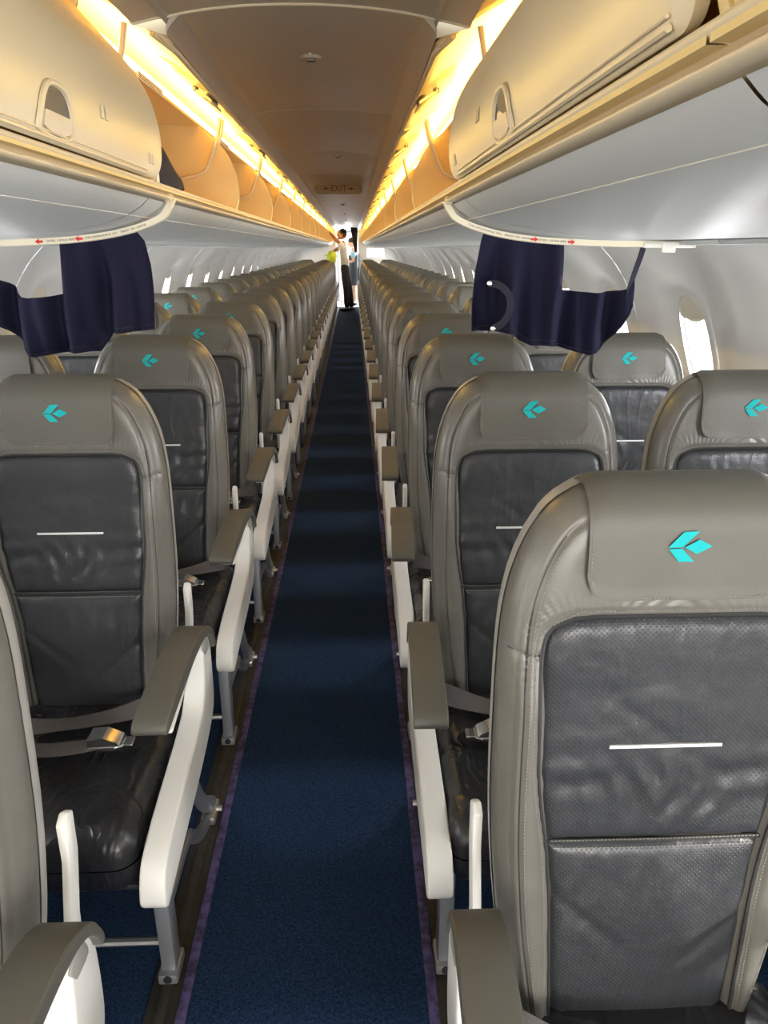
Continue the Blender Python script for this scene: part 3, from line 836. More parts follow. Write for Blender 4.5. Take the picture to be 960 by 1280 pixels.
def belt_mesh(q):
    """q=+1: buckle toward +x. local to seat centre"""
    mb = MB()
    z = .452
    ribbon(mb, [(q*.205, -.10, .45, 0, .2, 1), (q*.17, -.155, z+.006, 0, .8, .6), (q*.08, -.20, z+.002, .0, 1, .15), (q*-.03, -.225, z, 0, 1, 0), (q*-.12, -.24, z+.012, .1, .8, .5), (q*-.19, -.20, z+.02, .5, .4, .7)], .046)
    ribbon(mb, [(q*-.205, -.12, .45, 0, .2, 1), (q*-.19, -.19, z+.004, 0, 1, .3), (q*-.13, -.27, z+.004, .0, 1, .3), (q*-.05, -.315, z+.004, 0, 1, 0), (q*.04, -.315, z+.006, 0, 1, 0), (q*.085, -.305, z+.010, 0, 1, 0)], .046)
    mb.tube([(q*.212, -.09, .43), (q*.208, -.10, .475)], .010, 8, flat=.4)
    return mb.me('seat_belt', 'belt')
def buckle_mesh(q):
    z = .456; cx = q*.105; cy = -.302
    mb = MB()
    ct = [(-.036, -.026), (.022, -.026), (.036, -.018), (.036, .018), (.022, .026), (-.036, .026)]
    mb.plate([(cx+q*x, cy+y) for x, y in ct], z, z+.010, .003, axis='z')
    V = [(cx+q*x, cy+y, zz) for x, y, zz in ((-.034, -.024, z+.011), (.030, -.022, z+.011), (.030, .022, z+.011), (-.034, .024, z+.011), (-.034, -.023, z+.024), (-.002, -.021, z+.028), (.024, -.020, z+.016), (.024, .020, z+.016), (-.002, .021, z+.028), (-.034, .023, z+.024))]
    mb.add(V, [(0, 1, 6, 5, 4), (3, 9, 8, 7, 2), (4, 5, 8, 9), (5, 6, 7, 8), (6, 1, 2, 7), (0, 4, 9, 3)])
    mb.box((cx-.012+q*.042, cy-.015, z+.002), (cx+.012+q*.042, cy+.015, z+.008), bev=.002)
    return recalc(mb.me('buckle', 'chrome', sharp=25))
# frame parts for a pair, built for the right-hand pair (aisle at -x) and mirrored for the left
PAD = smooth_line([(-.470, .590), (-.476, .602), (-.462, .617), (-.40, .632), (-.30, .648), (-.215, .654), (-.155, .646), (-.108, .620), (-.083, .580), (-.078, .560)], 4)+smooth_line([(-.090, .560), (-.100, .585), (-.125, .610), (-.17, .624), (-.25, .624), (-.36, .608), (-.470, .590)], 4)[:-1]
ARMB = smooth_line([(-.455, .591), (-.36, .609), (-.25, .624), (-.17, .627), (-.128, .617), (-.100, .590), (-.093, .55)], 4)+smooth_line([(-.125, .55), (-.132, .585), (-.155, .605), (-.20, .612), (-.30, .602), (-.38, .590), (-.455, .582)], 4)
SHR = [(-.092, .598), (-.080, .56), (-.078, .48), (-.085, .43), (-.11, .400), (-.20, .372), (-.35, .350), (-.50, .335), (-.585, .325), (-.605, .333), (-.612, .352), (-.600, .388), (-.575, .412), (-.50, .430), (-.38, .444), (-.28, .456), (-.215, .470), (-.178, .500), (-.165, .545), (-.160, .585), (-.145, .602)]
SHR = smooth_line(SHR, 3)
def make_pair(s):
    root = empty('airline_seat_pair')
    XA, XW = (-.267, .213) if s > 0 else (.248, -.232)            # seat centres: aisle, window
    q = -s                              # toward aisle in x
    for X in (XA, XW):
        b = link('backrest', ME_BACK, root, (X, 0, 0))
        link('upper_panel', ME_UP, b); link('lower_panel', ME_LO, b); link('headrest_cover', ME_COV, b)
        link('emblem', ME_EMB, b)['label'] = 'teal leaf emblem'
        link('stripe_tag', ME_STR, b)['label'] = 'white fabric stripe'
        link('panel_piping', ME_PIP, b); st = link('stitching', ME_STI, b); st['kind'] = 'stuff'
        link('back_shell', ME_SHELL, root, (X, 0, 0))
        link('seat_cushion', ME_CUSH, root, (X, 0, 0))
        bo = link('seat_belt', BELT[q], root, (X, 0, 0)); link('buckle', BUCK[q], bo)['label'] = 'chrome lift buckle'
    xa = -.505*s
    def side(mb): return mb if s > 0 else mb.mirror_x()
    # aisle armrest and shroud (built at -x)
    a = side(MB().plate(ARMB, -.530, -.492, .004)).obj('aisle_armrest', 'plastic_white', root)
    pd = MB().plate(PAD, -.543, -.479, .011, seg=4)
    pd.v = [(v[0]+(.035*(v[1]+.30) if s > 0 else -.05*(v[1]+.12)), v[1], v[2]) for v in pd.v]
    side(pd).obj('armrest_pad', 'arm_pad', a, sharp=50)
    ev = MB().plate(smooth_line([(-.165, .596), (-.14, .612), (-.118, .600), (-.108, .570), (-.15, .572)], 3), -.534, -.529, .002)
    side(ev).obj('armrest_cap', 'plastic_shell', a)
    side(MB().plate(SHR, -.532, -.486, .012, seg=3)).obj('side_shroud', 'plastic_white', root, sharp=50)
    # centre and window armrests
    for x0 in (-.030, .470):
        c = side(MB().plate(ARMB, x0+.006, x0+.044, .004)).obj('inner_armrest', 'plastic_white', root)
        side(MB().plate(PAD, x0, x0+.05, .010, seg=3)).obj('armrest_pad', 'arm_pad', c, sharp=50)
        side(MB().plate([(-.14, .60), (-.085, .60), (-.06, .36), (-.16, .36)], x0+.014, x0+.034, .004)).obj('armrest_post', 'metal_grey', c)
    # back brackets
    for xb in ((-.480, .440) if s > 0 else (-.462, .458)):
        side(MB().plate([(.022, .655), (.040, .665), (.058, .655), (.056, .59), (.030, .50), (.024, .40), (-.010, .40), (-.004, .50), (.022, .59)], xb-.007, xb+.007, .004)).obj('back_bracket', 'plastic_white', root)
    # beams and legs
    bm = MB().tube([(-.50, -.45, .335), (.48, -.45, .335)], .021, 10).tube([(-.50, -.14, .335), (.48, -.14, .335)], .021, 10)
    side(bm).obj('seat_beam', 'metal', root)
    side(MB().box((-.47, -.56, .328), (.47, -.06, .340), bev=.003)).obj('seat_pan', 'black', root)
    for xl in (-.477, .32):
        fl_ = MB().plate([(-.475, .01), (-.430, .01), (-.425, .05), (-.432, .33), (-.480, .33), (-.470, .05)], xl-.015, xl+.015, .004)
        fo = side(fl_).obj('front_leg', 'metal_grey', root)
        side(MB().box((xl-.020, -.485, .008), (xl+.020, -.415, .032), bev=.004)).obj('foot_fitting', 'metal_grey', fo)
        side(MB().disc((xl, -.470, .022), .009, .036, axis='y', n=12, bev=.002)).obj('bolt', 'black', fo)
        rl = MB().plate(smooth_line([(-.245, .335), (-.185, .335), (-.140, .25), (-.055, .120), (.030, .055), (.040, .020), (.010, .018), (-.075, .095), (-.165, .225)], 3), xl-.011, xl+.011, .003)
        ro = side(rl).obj('rear_leg', 'metal_grey', root)
        side(MB().tube([(xl, .015, .025), (xl-.030, .015, .025)], .008, 8).box((xl-.018, -.03, .008), (xl+.018, .05, .030), bev=.004)).obj('foot_fitting', 'metal', ro)
        lk = MB().plate(smooth_line([(.020, .046), (-.050, .052), (-.130, .088), (-.190, .135), (-.235, .165), (-.43, .170), (-.43, .150), (-.245, .142), (-.205, .108), (-.140, .058), (-.055, .022), (.020, .016)], 3), xl-.008, xl+.008, .003)
        side(lk).obj('leg_brace', 'metal_grey', root)
    side(MB().tube([(-.47, -.448, .085), (.32, -.448, .085)], .0085, 8)).obj('cross_tube', 'metal', root)
    return root
BELT = {q: belt_mesh(q) for q in (-1, 1)}; BUCK = {q: buckle_mesh(q) for q in (-1, 1)}
ROW0, PITCH_R, N_ROW = .870, .795, 25
ROWNAME = {0: 'nearest the camera', 1: 'second row from the camera', 2: 'third row from the camera'}
def strip_small(root, k):
    drop = {'stitching'} if k >= 3 else set()
    if k >= 6: drop |= {'bolt', 'panel_piping', 'stripe_tag', 'armrest_cap', 'foot_fitting', 'buckle', 'leg_brace', 'lower_panel', 'seat_belt'}
    if k >= 9: drop |= {'emblem', 'seat_pan', 'seat_beam', 'cross_tube', 'rear_leg', 'armrest_post'}
    return drop
def copy_pair(o, drop, parent=None):
    c = o.copy(); COL.objects.link(c); c.parent = parent
    for ch in KIDS.get(o.name, []):
        if ch.name.split('.')[0] in drop: continue
        copy_pair(ch, drop, c)
    return c
for s, nm in ((-1, 'left'), (1, 'right')):
    p0 = make_pair(s); index_kids(p0)
    for k in range(N_ROW):
        o = p0 if k == 0 else copy_pair(p0, strip_small(None, k))
        o.location = (.755 if s > 0 else (-.763 if k else -.776), ROW0+k*PITCH_R, 0)
        if k == 0: lb = 'grey leather seat pair in the very nearest row, cut off by the %s edge' % nm
        elif k == 1: lb = 'grey leather seat pair %s of the aisle, second row from the camera' % nm
        elif k == N_ROW-1: lb = 'farthest grey seat pair %s of the aisle, against the end bulkhead' % nm
        else: lb = 'grey leather seat pair with teal emblems %s of the aisle, %s row from the camera' % (nm, ORD[k])
        if k >= 8 and k < N_ROW-1: lb = 'grey leather seat pair %s of the aisle, %s row from the camera' % (nm, ORD[k])
        tag(o, lb, 'airline seats', 'grey leather seat pairs %s of the aisle' % nm)

# ------------------------------------------------------------------ curtain rails and curtains
def under_z(x): U = np.array(UNDER); return float(np.interp(abs(x), U[:, 0], U[:, 1]))
RAILX = [.372, .385, .40, .43, .47, .52, .58, .66, .75, .85, .95, 1.05]
def rail(s, Y):
    e = empty('curtain_rail', (s*.7, Y, 1.45)); L_ = (s*.7, Y, 1.45)
    pts = smooth_line([(.368, 1.548), (.382, 1.522), (.40, 1.502), (.45, 1.481), (.53, 1.461), (.64, 1.447), (.80, 1.439), (.98, 1.436), (1.08, 1.435)], 5)
    mb = MB(); A = []
    for i, (x, z) in enumerate(pts):
        a = pts[max(i-1, 0)]; b = pts[min(i+1, len(pts)-1)]; tx, tz = b[0]-a[0], b[1]-a[1]; q = math.hypot(tx, tz); nx, nz = tz/q, -tx/q
        if nz > 0: nx, nz = -nx, -nz
        A.append([(s*(x+nx*u)-L_[0], v, z+nz*u-L_[2]) for u, v in ((-.004, -.010), (.011, -.010), (.013, -.006), (.013, .006), (.011, .010), (-.004, .010))])
    mb.grid(A, wrap=True); mb.add(A[0], [tuple(range(6))]); mb.add(A[-1], [tuple(range(6))[::-1]])
    recalc(mb.obj('rail_track', 'cream', e, sharp=30).data)
    MB().box((s*.375-L_[0]-.010, -.016, .085), (s*.375-L_[0]+.010, .016, .108), bev=.004).disc((s*.375-L_[0], -.016, .094), .006, .006, 'y', 12).obj('rail_bracket', 'lip', e)
    # printed notice following the rail
    me_all = MB()
    def put(txt, x0, x1, size, material, nm):
        n = len(txt); me = MB()
        order = np.linspace(x0, x1, n)
        for ch, x in zip(txt, order):
            if ch == ' ': continue
            g_ = GLY.get(ch) or GLY.setdefault(ch, text_mesh(ch, size, .0001, 1))
            P = np.array(pts); z = float(np.interp(x, P[:, 0], P[:, 1])); z2 = float(np.interp(x+.004, P[:, 0], P[:, 1])); an = math.atan2((z2-z), .004)*s
            ca, sa = math.cos(an), math.sin(an)
            V = [(s*x-L_[0]+v.co.x*ca-v.co.y*sa, -.0103, z-.004+v.co.x*sa+v.co.y*ca-L_[2]) for v in g_.vertices]
            me.add(V, [tuple(p.vertices) for p in g_.polygons])
        me.obj(nm, material, e, smooth=False)
    t1, t2 = 'STOW CURTAIN DURING TAXI, TAKEOFF AND LANDING', 'EXTEND CURTAIN HERE'
    if s > 0: put(t1, .43, .605, .0075, 'print', 'rail_notice'); put(t2, .630, .705, .0075, 'print', 'rail_notice')
    else: put(t1[::-1], .44, .60, .0075, 'print', 'rail_notice'); put(t2[::-1], .630, .70, .0075, 'print', 'rail_notice')
    for xx in (.617, .722):
        P = np.array(pts); z = float(np.interp(xx, P[:, 0], P[:, 1]))-L_[2]-.004; x = s*xx-L_[0]
        # arrows: left rail points inward (right rail's point right)
        d = 1
        MB().plate([(x-.010*d, z+.003), (x, z+.003), (x, z+.007), (x+.011*d, z), (x, z-.007), (x, z-.003), (x-.010*d, z-.003)] if s > 0 else [(x+.010, z+.003), (x, z+.003), (x, z+.007), (x-.011, z), (x, z-.007), (x, z-.003), (x+.010, z-.003)], -.0112, -.0103, axis='y').obj('rail_arrow', 'red', e, smooth=False)
    if s > 0:
        xx = 1.0-.7
        MB().box((xx-.07, -.014, -.028), (xx+.07, .014, -.014), bev=.003).box((xx-.02, -.018, -.040), (xx+.02, -.010, -.012), bev=.003).obj('rail_end_stop', 'plastic_white', e)
    tag(e, 'curved cream curtain rail with red arrows and small print under the %s bins' % ('left' if s < 0 else 'right'), 'curtain rail')
    return e
GLY = {}
rail(-1, 2.20); rail(1, 2.28)
def curtain(name, Y, cols, label, folds, seed, amp=.020):
    """cols: (x, ztop, zbottom) from one side to the other; equal x twice makes a vertical cut"""
    rnd = random.Random(seed)
    cx = sum(c[0] for c in cols)/len(cols); cz = 1.44
    e = empty(name, (cx, Y, cz)); tag(e, label, 'curtain')
    segs = []; cur = [cols[0]]
    C = []
    for a, b in zip(cols[:-1], cols[1:]):
        n = max(1, int(abs(b[0]-a[0])/.005))
        for k in range(n):
            t = k/n; C.append(tuple(a[i]+(b[i]-a[i])*t for i in range(3)))
    C.append(cols[-1]); nz = 36
    def fy(x, t):
        v = 0
        for (f, ph, am, dr) in folds: v += am*math.sin(f*x+ph+dr*t)
        return .014+amp*v*(.10+1.0*min(1, max(0, t)*2.2))
    G = []; Gb = []
    for (x, zt, zb) in C:
        r, rb = [], []
        for j in range(nz+1):
            t = j/nz; z = zt+(zb-zt)*t
            tt = (1.46-z)/.32
            y = fy(x, tt)
            xx = x+.004*math.sin(17*z+5*x)
            r.append((xx-cx, y, z-cz)); rb.append((xx-cx, y+.003, z-cz))
        G.append(r); Gb.append(rb)
    mb = MB().grid(G); mb.grid(Gb, flip=True)
    mb.grid([G[0], Gb[0]]); mb.grid([G[-1], Gb[-1]]); mb.grid([[r[0] for r in G], [r[0] for r in Gb]]); mb.grid([[r[-1] for r in G], [r[-1] for r in Gb]])
    cl_ = mb.obj('curtain_cloth', 'navy', e, sharp=None)
    # hem: raised seam line near the bottom
    hm = MB().tube([(p[-3][0], p[-3][1]-.002, p[-3][2]) for p in G], .0016, 5)
    hm.obj('hem', 'navy_strap', e)
    return e, fy, cx, cz
FL = [(52, .4, 1.0, .6), (97, 1.3, .55, -1.2), (23, 2, .6, 1.1)]
cL, fyL, cxL, czL = curtain('half_curtain', 2.20, [(-1.00, 1.432, 1.36), (-.94, 1.40, 1.30), (-.89, 1.355, 1.235), (-.852, 1.338, 1.205), (-.82, 1.32, 1.165), (-.79, 1.296, 1.140), (-.775, 1.293, 1.136), (-.72, 1.297, 1.143), (-.684, 1.304, 1.144),
    (-.680, 1.440, 1.145), (-.64, 1.447, 1.146), (-.605, 1.448, 1.146), (-.585, 1.448, 1.17), (-.565, 1.450, 1.198), (-.52, 1.458, 1.20), (-.47, 1.466, 1.205), (-.452, 1.44, 1.207), (-.446, 1.38, 1.208)],
    'short navy curtain with a square cut-out hanging from the left rail', FL, 3)
cR, fyR, cxR, czR = curtain('half_curtain', 2.28, [(.455, 1.36, 1.19), (.466, 1.44, 1.19), (.476, 1.474, 1.190), (.52, 1.466, 1.19), (.573, 1.459, 1.185), (.60, 1.456, 1.163), (.63, 1.453, 1.150), (.68, 1.449, 1.150), (.706, 1.447, 1.146),
    (.710, 1.308, 1.145), (.76, 1.302, 1.132), (.806, 1.299, 1.121), (.85, 1.302, 1.134), (.88, 1.306, 1.185), (.905, 1.315, 1.235), (.913, 1.36, 1.262)],
    'short navy curtain with snap strap hanging from the right rail', FL, 5)
# hanging strap at the outer end of the right curtain
st = MB(); ribbon(st, [(.934-cxR, -.002, 1.434-czR, 1, 0, 0), (.926-cxR, -.003, 1.40-czR, 1, .1, 0), (.912-cxR, -.004, 1.35-czR, .9, .3, 0), (.902-cxR, -.002, 1.305-czR, .8, .5, 0), (.900-cxR, .0, 1.27-czR, .8, .5, 0)], .016, .003)
st.obj('hanging_strap', 'navy_strap', cR)
# tie-back strap with two snaps
ty = MB(); pth = [(.490, 1.328), (.520, 1.322), (.548, 1.295), (.552, 1.255), (.535, 1.220), (.505, 1.203)]
ribbon(ty, [(x-cxR, -.036, z-czR, math.cos(a_), 0, math.sin(a_)) for (x, z), a_ in zip(pth, (1.5, 1.2, .5, -.1, -.6, -1.1))], .020, .003)
so = ty.obj('tie_strap', 'navy_strap', cR)
for x, z in (pth[0], pth[-1]):
    MB().disc((x-cxR, -.040, z-czR), .0075, .005, 'y', 16, bev=.001).obj('snap_button', 'chrome', so)

# dark cloth in the first open bin on the left
cb = MB(); n = 22; G = []
base = [(-.375, 2.10), (-.372, 2.16), (-.372, 2.24), (-.376, 2.30), (-.39, 2.34)]
for j in range(13):
    r = []
    t = j/12
    for i in range(n):
        an = 2*math.pi*i/n
        R1 = (1-.75*t**1.2)*(1+.12*math.sin(3*an+2*t)+.06*math.sin(7*an))
        r.append((-.445+.075*R1*math.cos(an)+.01*t, 2.30+.175*R1*math.sin(an)-.10*t, 1.573+.135*t**.85+.006*math.sin(5*an+9*t)))
    G.append(r)
cb.grid(G, wrap=True); cb.add(G[-1], [tuple(range(n))])
o = cb.obj('folded_curtain', 'navy_strap', sharp=None); tag(o, 'dark blue cloth bundled in the first open bin on the left', 'cloth')
lab = MB().box((-.386, 2.118, 1.575), (-.382, 2.145, 1.680)).obj('care_label', 'paper', o, smooth=False)

# ------------------------------------------------------------------ far end
def bulkhead(s, nm):
    mb = MB()
    if s < 0:
        mb.box((-1.35, Y_END, 0), (-.30, Y_END+.04, 2.05))
    else:
        mb.box((.27, Y_END, 0), (.46, Y_END+.04, 2.05)); mb.box((.93, Y_END, 0), (1.35, Y_END+.04, 2.05))
        mb.box((.46, Y_END, 0), (.93, Y_END+.04, 1.20)); mb.box((.46, Y_END, 1.44), (.93, Y_END+.04, 2.05))
    o = mb.obj('wall_end_'+nm, 'wall', smooth=False); tag(o, kind='structure'); return o
bulkhead(-1, 'left'); bulkhead(1, 'right')
wf = MB().box((.46, Y_END+.0, 1.20), (.475, Y_END+.03, 1.44)).box((.915, Y_END, 1.20), (.93, Y_END+.03, 1.44)).box((.675, Y_END, 1.20), (.695, Y_END+.03, 1.44)).box((.46, Y_END, 1.20), (.93, Y_END+.03, 1.21)).box((.46, Y_END, 1.43), (.93, Y_END+.03, 1.44)).obj('window_%d' % (wn+1), 'galley_white', smooth=False); tag(wf, kind='structure')
MB().box((.475, Y_END+.012, 1.21), (.675, Y_END+.016, 1.43)).box((.695, Y_END+.012, 1.21), (.915, Y_END+.016, 1.43)).obj('pane', 'glass', wf, smooth=False)
ew = MB().box((-1.35, 22.9, 0), (1.35, 22.94, 2.2)).obj('wall_back', 'galley_white', smooth=False); tag(ew, kind='structure')
dr = MB().box((-.27, 22.85, 0), (.33, 22.895, 1.85), bev=.01).obj('door_1', 'galley_white'); tag(dr, kind='structure')
MB().box((.22, 22.82, .95), (.27, 22.85, 1.10), bev=.008).obj('door_handle', 'metal', dr)
MB().box((-.30, 22.84, 0), (-.27, 22.9, 1.88)).box((.33, 22.84, 0), (.36, 22.9, 1.88)).box((-.30, 22.84, 1.85), (.36, 22.9, 1.88)).obj('door_frame', 'metal_grey', dr, smooth=False)
gl_ = empty('galley_cabinet', (.75, 21.9, 0)); tag(gl_, 'white galley cabinet seen past the right bulkhead', 'cabinet')
MB().box((-.32, -.3, 0), (.45, .5, 1.05), bev=.01).obj('cabinet_body', 'galley_white', gl_)
MB().box((-.34, -.32, 1.05), (.47, .52, 1.08), bev=.006).obj('worktop', 'metal', gl_)
for k in range(2): MB().box((-.30+k*.36, -.315, .08), (.03+k*.36, -.301, .98), bev=.004).obj('cabinet_door', 'galley_white', gl_)
tr_ = empty('trolley', (-.10, 22.3, 0))
tag(tr_, 'small white trolley on the galley floor behind the man', 'trolley')
MB().box((-.13, -.2, .06), (.13, .2, .34), bev=.01).obj('trolley_body', 'galley_white', tr_)
for x in (-.10, .10):
    for y in (-.16, .16): MB().disc((x, y, .03), .03, .02, 'x', 14).obj('wheel', 'black', tr_)
# dark curtain gathered at the bulkhead
fc = MB(); G = []
for j in range(20):
    t = j/19; r = []
    z = 1.93-.60*t; xl = .06+.11*t**.8; xr = .26-.03*t
    for i in range(15):
        u = i/14; r.append((xl+(xr-xl)*u, .02*math.sin(u*18), z))
    G.append(r)
fc.grid(G)
fo = fc.obj('gathered_curtain', 'navy_strap', loc=(0, Y_END-.05, 0), sharp=None); tag(fo, 'dark curtain gathered at the right side of the aisle end', 'curtain')
jm = MB().box((.258, -.03, 0), (.285, .03, 1.30), bev=.006).obj('door_jamb', 'track', loc=(0, Y_END-.02, 0)); tag(jm, 'dark upright post at the right side of the aisle end', 'post')
# ------------------------------------------------------------------ people
def skinned(name, nodes, edges, root, material, parent, sub=2, loc=(0, 0, 0)):
    """nodes: name -> (x,y,z,rx,ry)"""
    keys = list(nodes); ix = {k: i for i, k in enumerate(keys)}
    me = bpy.data.meshes.new(name); me.from_pydata([nodes[k][:3] for k in keys], [(ix[a], ix[b]) for a, b in edges], [])
    o = bpy.data.objects.new(name, me); COL.objects.link(o)
    sk = o.modifiers.new('skin', 'SKIN'); sk.use_smooth_shade = True; sk.branch_smoothing = .6
    lay = me.skin_vertices[0] if me.skin_vertices else None
    if lay is None:
        bm = bmesh.new(); bm.from_mesh(me); bm.verts.layers.skin.verify(); bm.to_mesh(me); bm.free(); lay = me.skin_vertices[0]
    for k in keys:
        n_ = nodes[k]; d = lay.data[ix[k]]; d.radius = (n_[3], n_[4] if len(n_) > 4 else n_[3]); d.use_root = (k == root)
    sb_ = o.modifiers.new('sub', 'SUBSURF'); sb_.levels = sub; sb_.render_levels = sub
    dg = bpy.context.evaluated_depsgraph_get(); m2 = bpy.data.meshes.new_from_object(o.evaluated_get(dg))
    bpy.data.objects.remove(o); m2.name = name; m2.materials.clear(); m2.materials.append(M[material])
    m2.polygons.foreach_set('use_smooth', [True]*len(m2.polygons))
    r = link(name, m2, parent); return r
def blob(c, r, n=14, m_=10, f=None):
    G = []
    for j in range(m_+1):
        ph = math.pi*j/m_; row = []
        for i in range(n):
            th = 2*math.pi*i/n; p = [math.sin(ph)*math.cos(th), math.sin(ph)*math.sin(th), math.cos(ph)]
            k = f(p) if f else 1
            row.append((c[0]+r[0]*p[0]*k, c[1]+r[1]*p[1]*k, c[2]+r[2]*p[2]*k))
        G.append(row)
    return G
def hand(nodes, edges, wrist, d, side_, up, pre, sc=1.0, curl=.3):
    """five-finger hand from wrist along d; side_ = thumb direction; up = back of hand"""
    d, side_, up = Vector(d).normalized(), Vector(side_).normalized(), Vector(up).normalized()
    W_ = Vector(nodes[wrist][:3])
    p = W_+d*.045*sc; nodes[pre+'palm'] = (*p, .030*sc, .016*sc); edges.append((wrist, pre+'palm'))
    for i, (off, ln) in enumerate(((.028, .072), (.010, .080), (-.009, .074), (-.027, .058))):
        b = W_+d*.088*sc+side_*off*sc; nodes[pre+'k%d' % i] = (*b, .010*sc, .010*sc); edges.append((pre+'palm', pre+'k%d' % i))
        m_ = b+(d-up*curl*.5).normalized()*ln*.5*sc; t = m_+(d-up*curl*1.5).normalized()*ln*.5*sc
        nodes[pre+'m%d' % i] = (*m_, .0085*sc, .0085*sc); nodes[pre+'t%d' % i] = (*t, .007*sc, .007*sc)
        edges += [(pre+'k%d' % i, pre+'m%d' % i), (pre+'m%d' % i, pre+'t%d' % i)]
    b = W_+d*.030*sc+side_*.036*sc; t = b+(d*.8+side_*.7-up*.3).normalized()*.050*sc
    nodes[pre+'th0'] = (*b, .011*sc, .011*sc); nodes[pre+'th1'] = (*t, .009*sc, .009*sc); edges += [(pre+'palm', pre+'th0'), (pre+'th0', pre+'th1')]
def head(parent, c, yaw, skinm, hair='short', tilt=0.0):
    hd = empty('head'); hd.parent = parent
    Rm = Matrix.Translation(c) @ Matrix.Rotation(yaw, 4, 'Z') @ Matrix.Rotation(tilt, 4, 'Y')
    def T(G): return [[tuple(Rm @ Vector(p)) for p in r] for r in G]
    # face looks along +x in head space
    def shp(p):
        k = 1.0
        if p[2] < 0: k -= .16*(-p[2])**1.5*(1 if abs(p[1]) > .2 else .6)
        return k
    mb = MB().grid(T(blob((0, 0, 0), (.098, .077, .118), 24, 18, shp)), wrap=True)
    mb.grid(T(blob((.098, 0, -.012), (.020, .013, .026), 10, 8)), wrap=True)               # nose
    mb.grid(T(blob((.070, 0, -.088), (.024, .030, .020), 10, 8)), wrap=True)              # chin
    for q in (-1, 1): mb.grid(T(blob((-.005, q*.078, -.010), (.020, .010, .033), 10, 8)), wrap=True)   # ears
    for v_ in (0,): pass
    ho = mb.obj('face', skinm, parent, sharp=None)
    bpy.data.objects.remove(hd)
    ey = MB()
    for q in (-1, 1): ey.grid(T(blob((.083, q*.031, .008), (.012, .014, .008), 8, 6)), wrap=True)
    ey.obj('eyes', 'hair', ho)
    MB().grid(T(blob((.090, 0, -.052), (.010, .026, .006), 10, 6)), wrap=True).obj('mouth', 'exit_red', ho)
    bw_ = MB()
    for q in (-1, 1): bw_.grid(T(blob((.088, q*.031, .030), (.009, .018, .005), 8, 6)), wrap=True)
    bw_.obj('eyebrows', 'hair', ho)
    hm = MB().grid(T(blob((-.016, 0, .024), (.100, .084, .112), 24, 16, lambda p: 1.0 if p[2] > -.1 or p[0] < .1 else .8)), wrap=True)
    if hair == 'bun': hm.grid(T(blob((-.105, 0, .075), (.050, .050, .045), 14, 10)), wrap=True)
    hm.obj('hair', 'hair', parent, sharp=None)
def person_man():
    root = empty('person', (-.09, 18.95, .006)); tag(root, 'person in cream shirt and black trousers reaching up into the left bin', 'person')
    # faces -x; leans with feet to the right
    N = {'pelvis': (0.02, 0, .98, .115, .10), 'chest': (-.01, 0, 1.33, .125, .10), 'neckb': (-.01, 0, 1.52, .060, .06), 'neck': (-.02, 0, 1.60, .052, .052),
         'shl': (-.01, -.17, 1.47, .060), 'shr': (-.02, .17, 1.48, .060), 'ell': (-.16, -.23, 1.60, .045), 'wrl': (-.285, -.20, 1.745, .028),
         'elr': (-.20, .20, 1.38, .045), 'wrr': (-.30, .16, 1.30, .028),
         'hl': (.02, -.10, .93, .085), 'hr': (.03, .10, .93, .085), 'kl': (.05, -.10, .50, .055), 'kr': (.12, .10, .50, .055), 'al': (.06, -.11, .10, .036), 'ar': (.17, .11, .10, .036)}
    E = [('pelvis', 'chest'), ('chest', 'neckb'), ('neckb', 'neck'), ('chest', 'shl'), ('chest', 'shr'), ('shl', 'ell'), ('ell', 'wrl'), ('shr', 'elr'), ('elr', 'wrr'), ('pelvis', 'hl'), ('pelvis', 'hr'), ('hl', 'kl'), ('hr', 'kr'), ('kl', 'al'), ('kr', 'ar')]
    hand(N, E, 'wrl', (-.8, .1, .55), (0, 1, 0), (.5, 0, .8), 'L'); hand(N, E, 'wrr', (-.9, 0, -.2), (0, -1, 0), (0, 0, 1), 'R')
    skinned('body', N, E, 'pelvis', 'skin', root)
    head(root, (-.035, 0, 1.725), math.pi, 'skin')
    g = .016
    SN = {k: (N[k][0], N[k][1], N[k][2], N[k][3]+g, (N[k][4] if len(N[k]) > 4 else N[k][3])+g) for k in ('pelvis', 'chest', 'neckb', 'shl', 'shr', 'ell', 'elr')}
    SN['neckb'] = (-.01, 0, 1.52, .068, .068); SN['waist'] = (.01, 0, 1.14, .130, .115); SN['pelvis'] = (.02, 0, .97, .150, .134)
    SN['ell'] = (-.11, -.215, 1.555, .062, .062); SN['elr'] = (-.14, .19, 1.41, .062, .062)
    skinned('shirt', SN, [('pelvis', 'waist'), ('waist', 'chest'), ('chest', 'neckb'), ('chest', 'shl'), ('chest', 'shr'), ('shl', 'ell'), ('shr', 'elr')], 'pelvis', 'shirt', root)
    TN = {'waist': (.012, 0, 1.13, .132, .116), 'pelvis': (.02, 0, .96, .140, .125), 'hl': (.02, -.10, .90, .108, .108), 'hr': (.03, .10, .90, .108, .108), 'kl': (.05, -.10, .50, .080, .080), 'kr': (.12, .10, .50, .080, .080), 'al': (.06, -.11, .07, .068, .068), 'ar': (.17, .11, .07, .068, .068)}
    skinned('trousers', TN, [('waist', 'pelvis'), ('pelvis', 'hl'), ('pelvis', 'hr'), ('hl', 'kl'), ('hr', 'kr'), ('kl', 'al'), ('kr', 'ar')], 'waist', 'trousers', root)
    for (x, y) in ((.06, -.11), (.17, .11)):
        MB().grid(blob((x-.06, y, .042), (.14, .048, .045), 16, 10, lambda p: 1 if p[2] > -.5 else .9), wrap=True).obj('shoe', 'shoe', root, sharp=None)
    return root
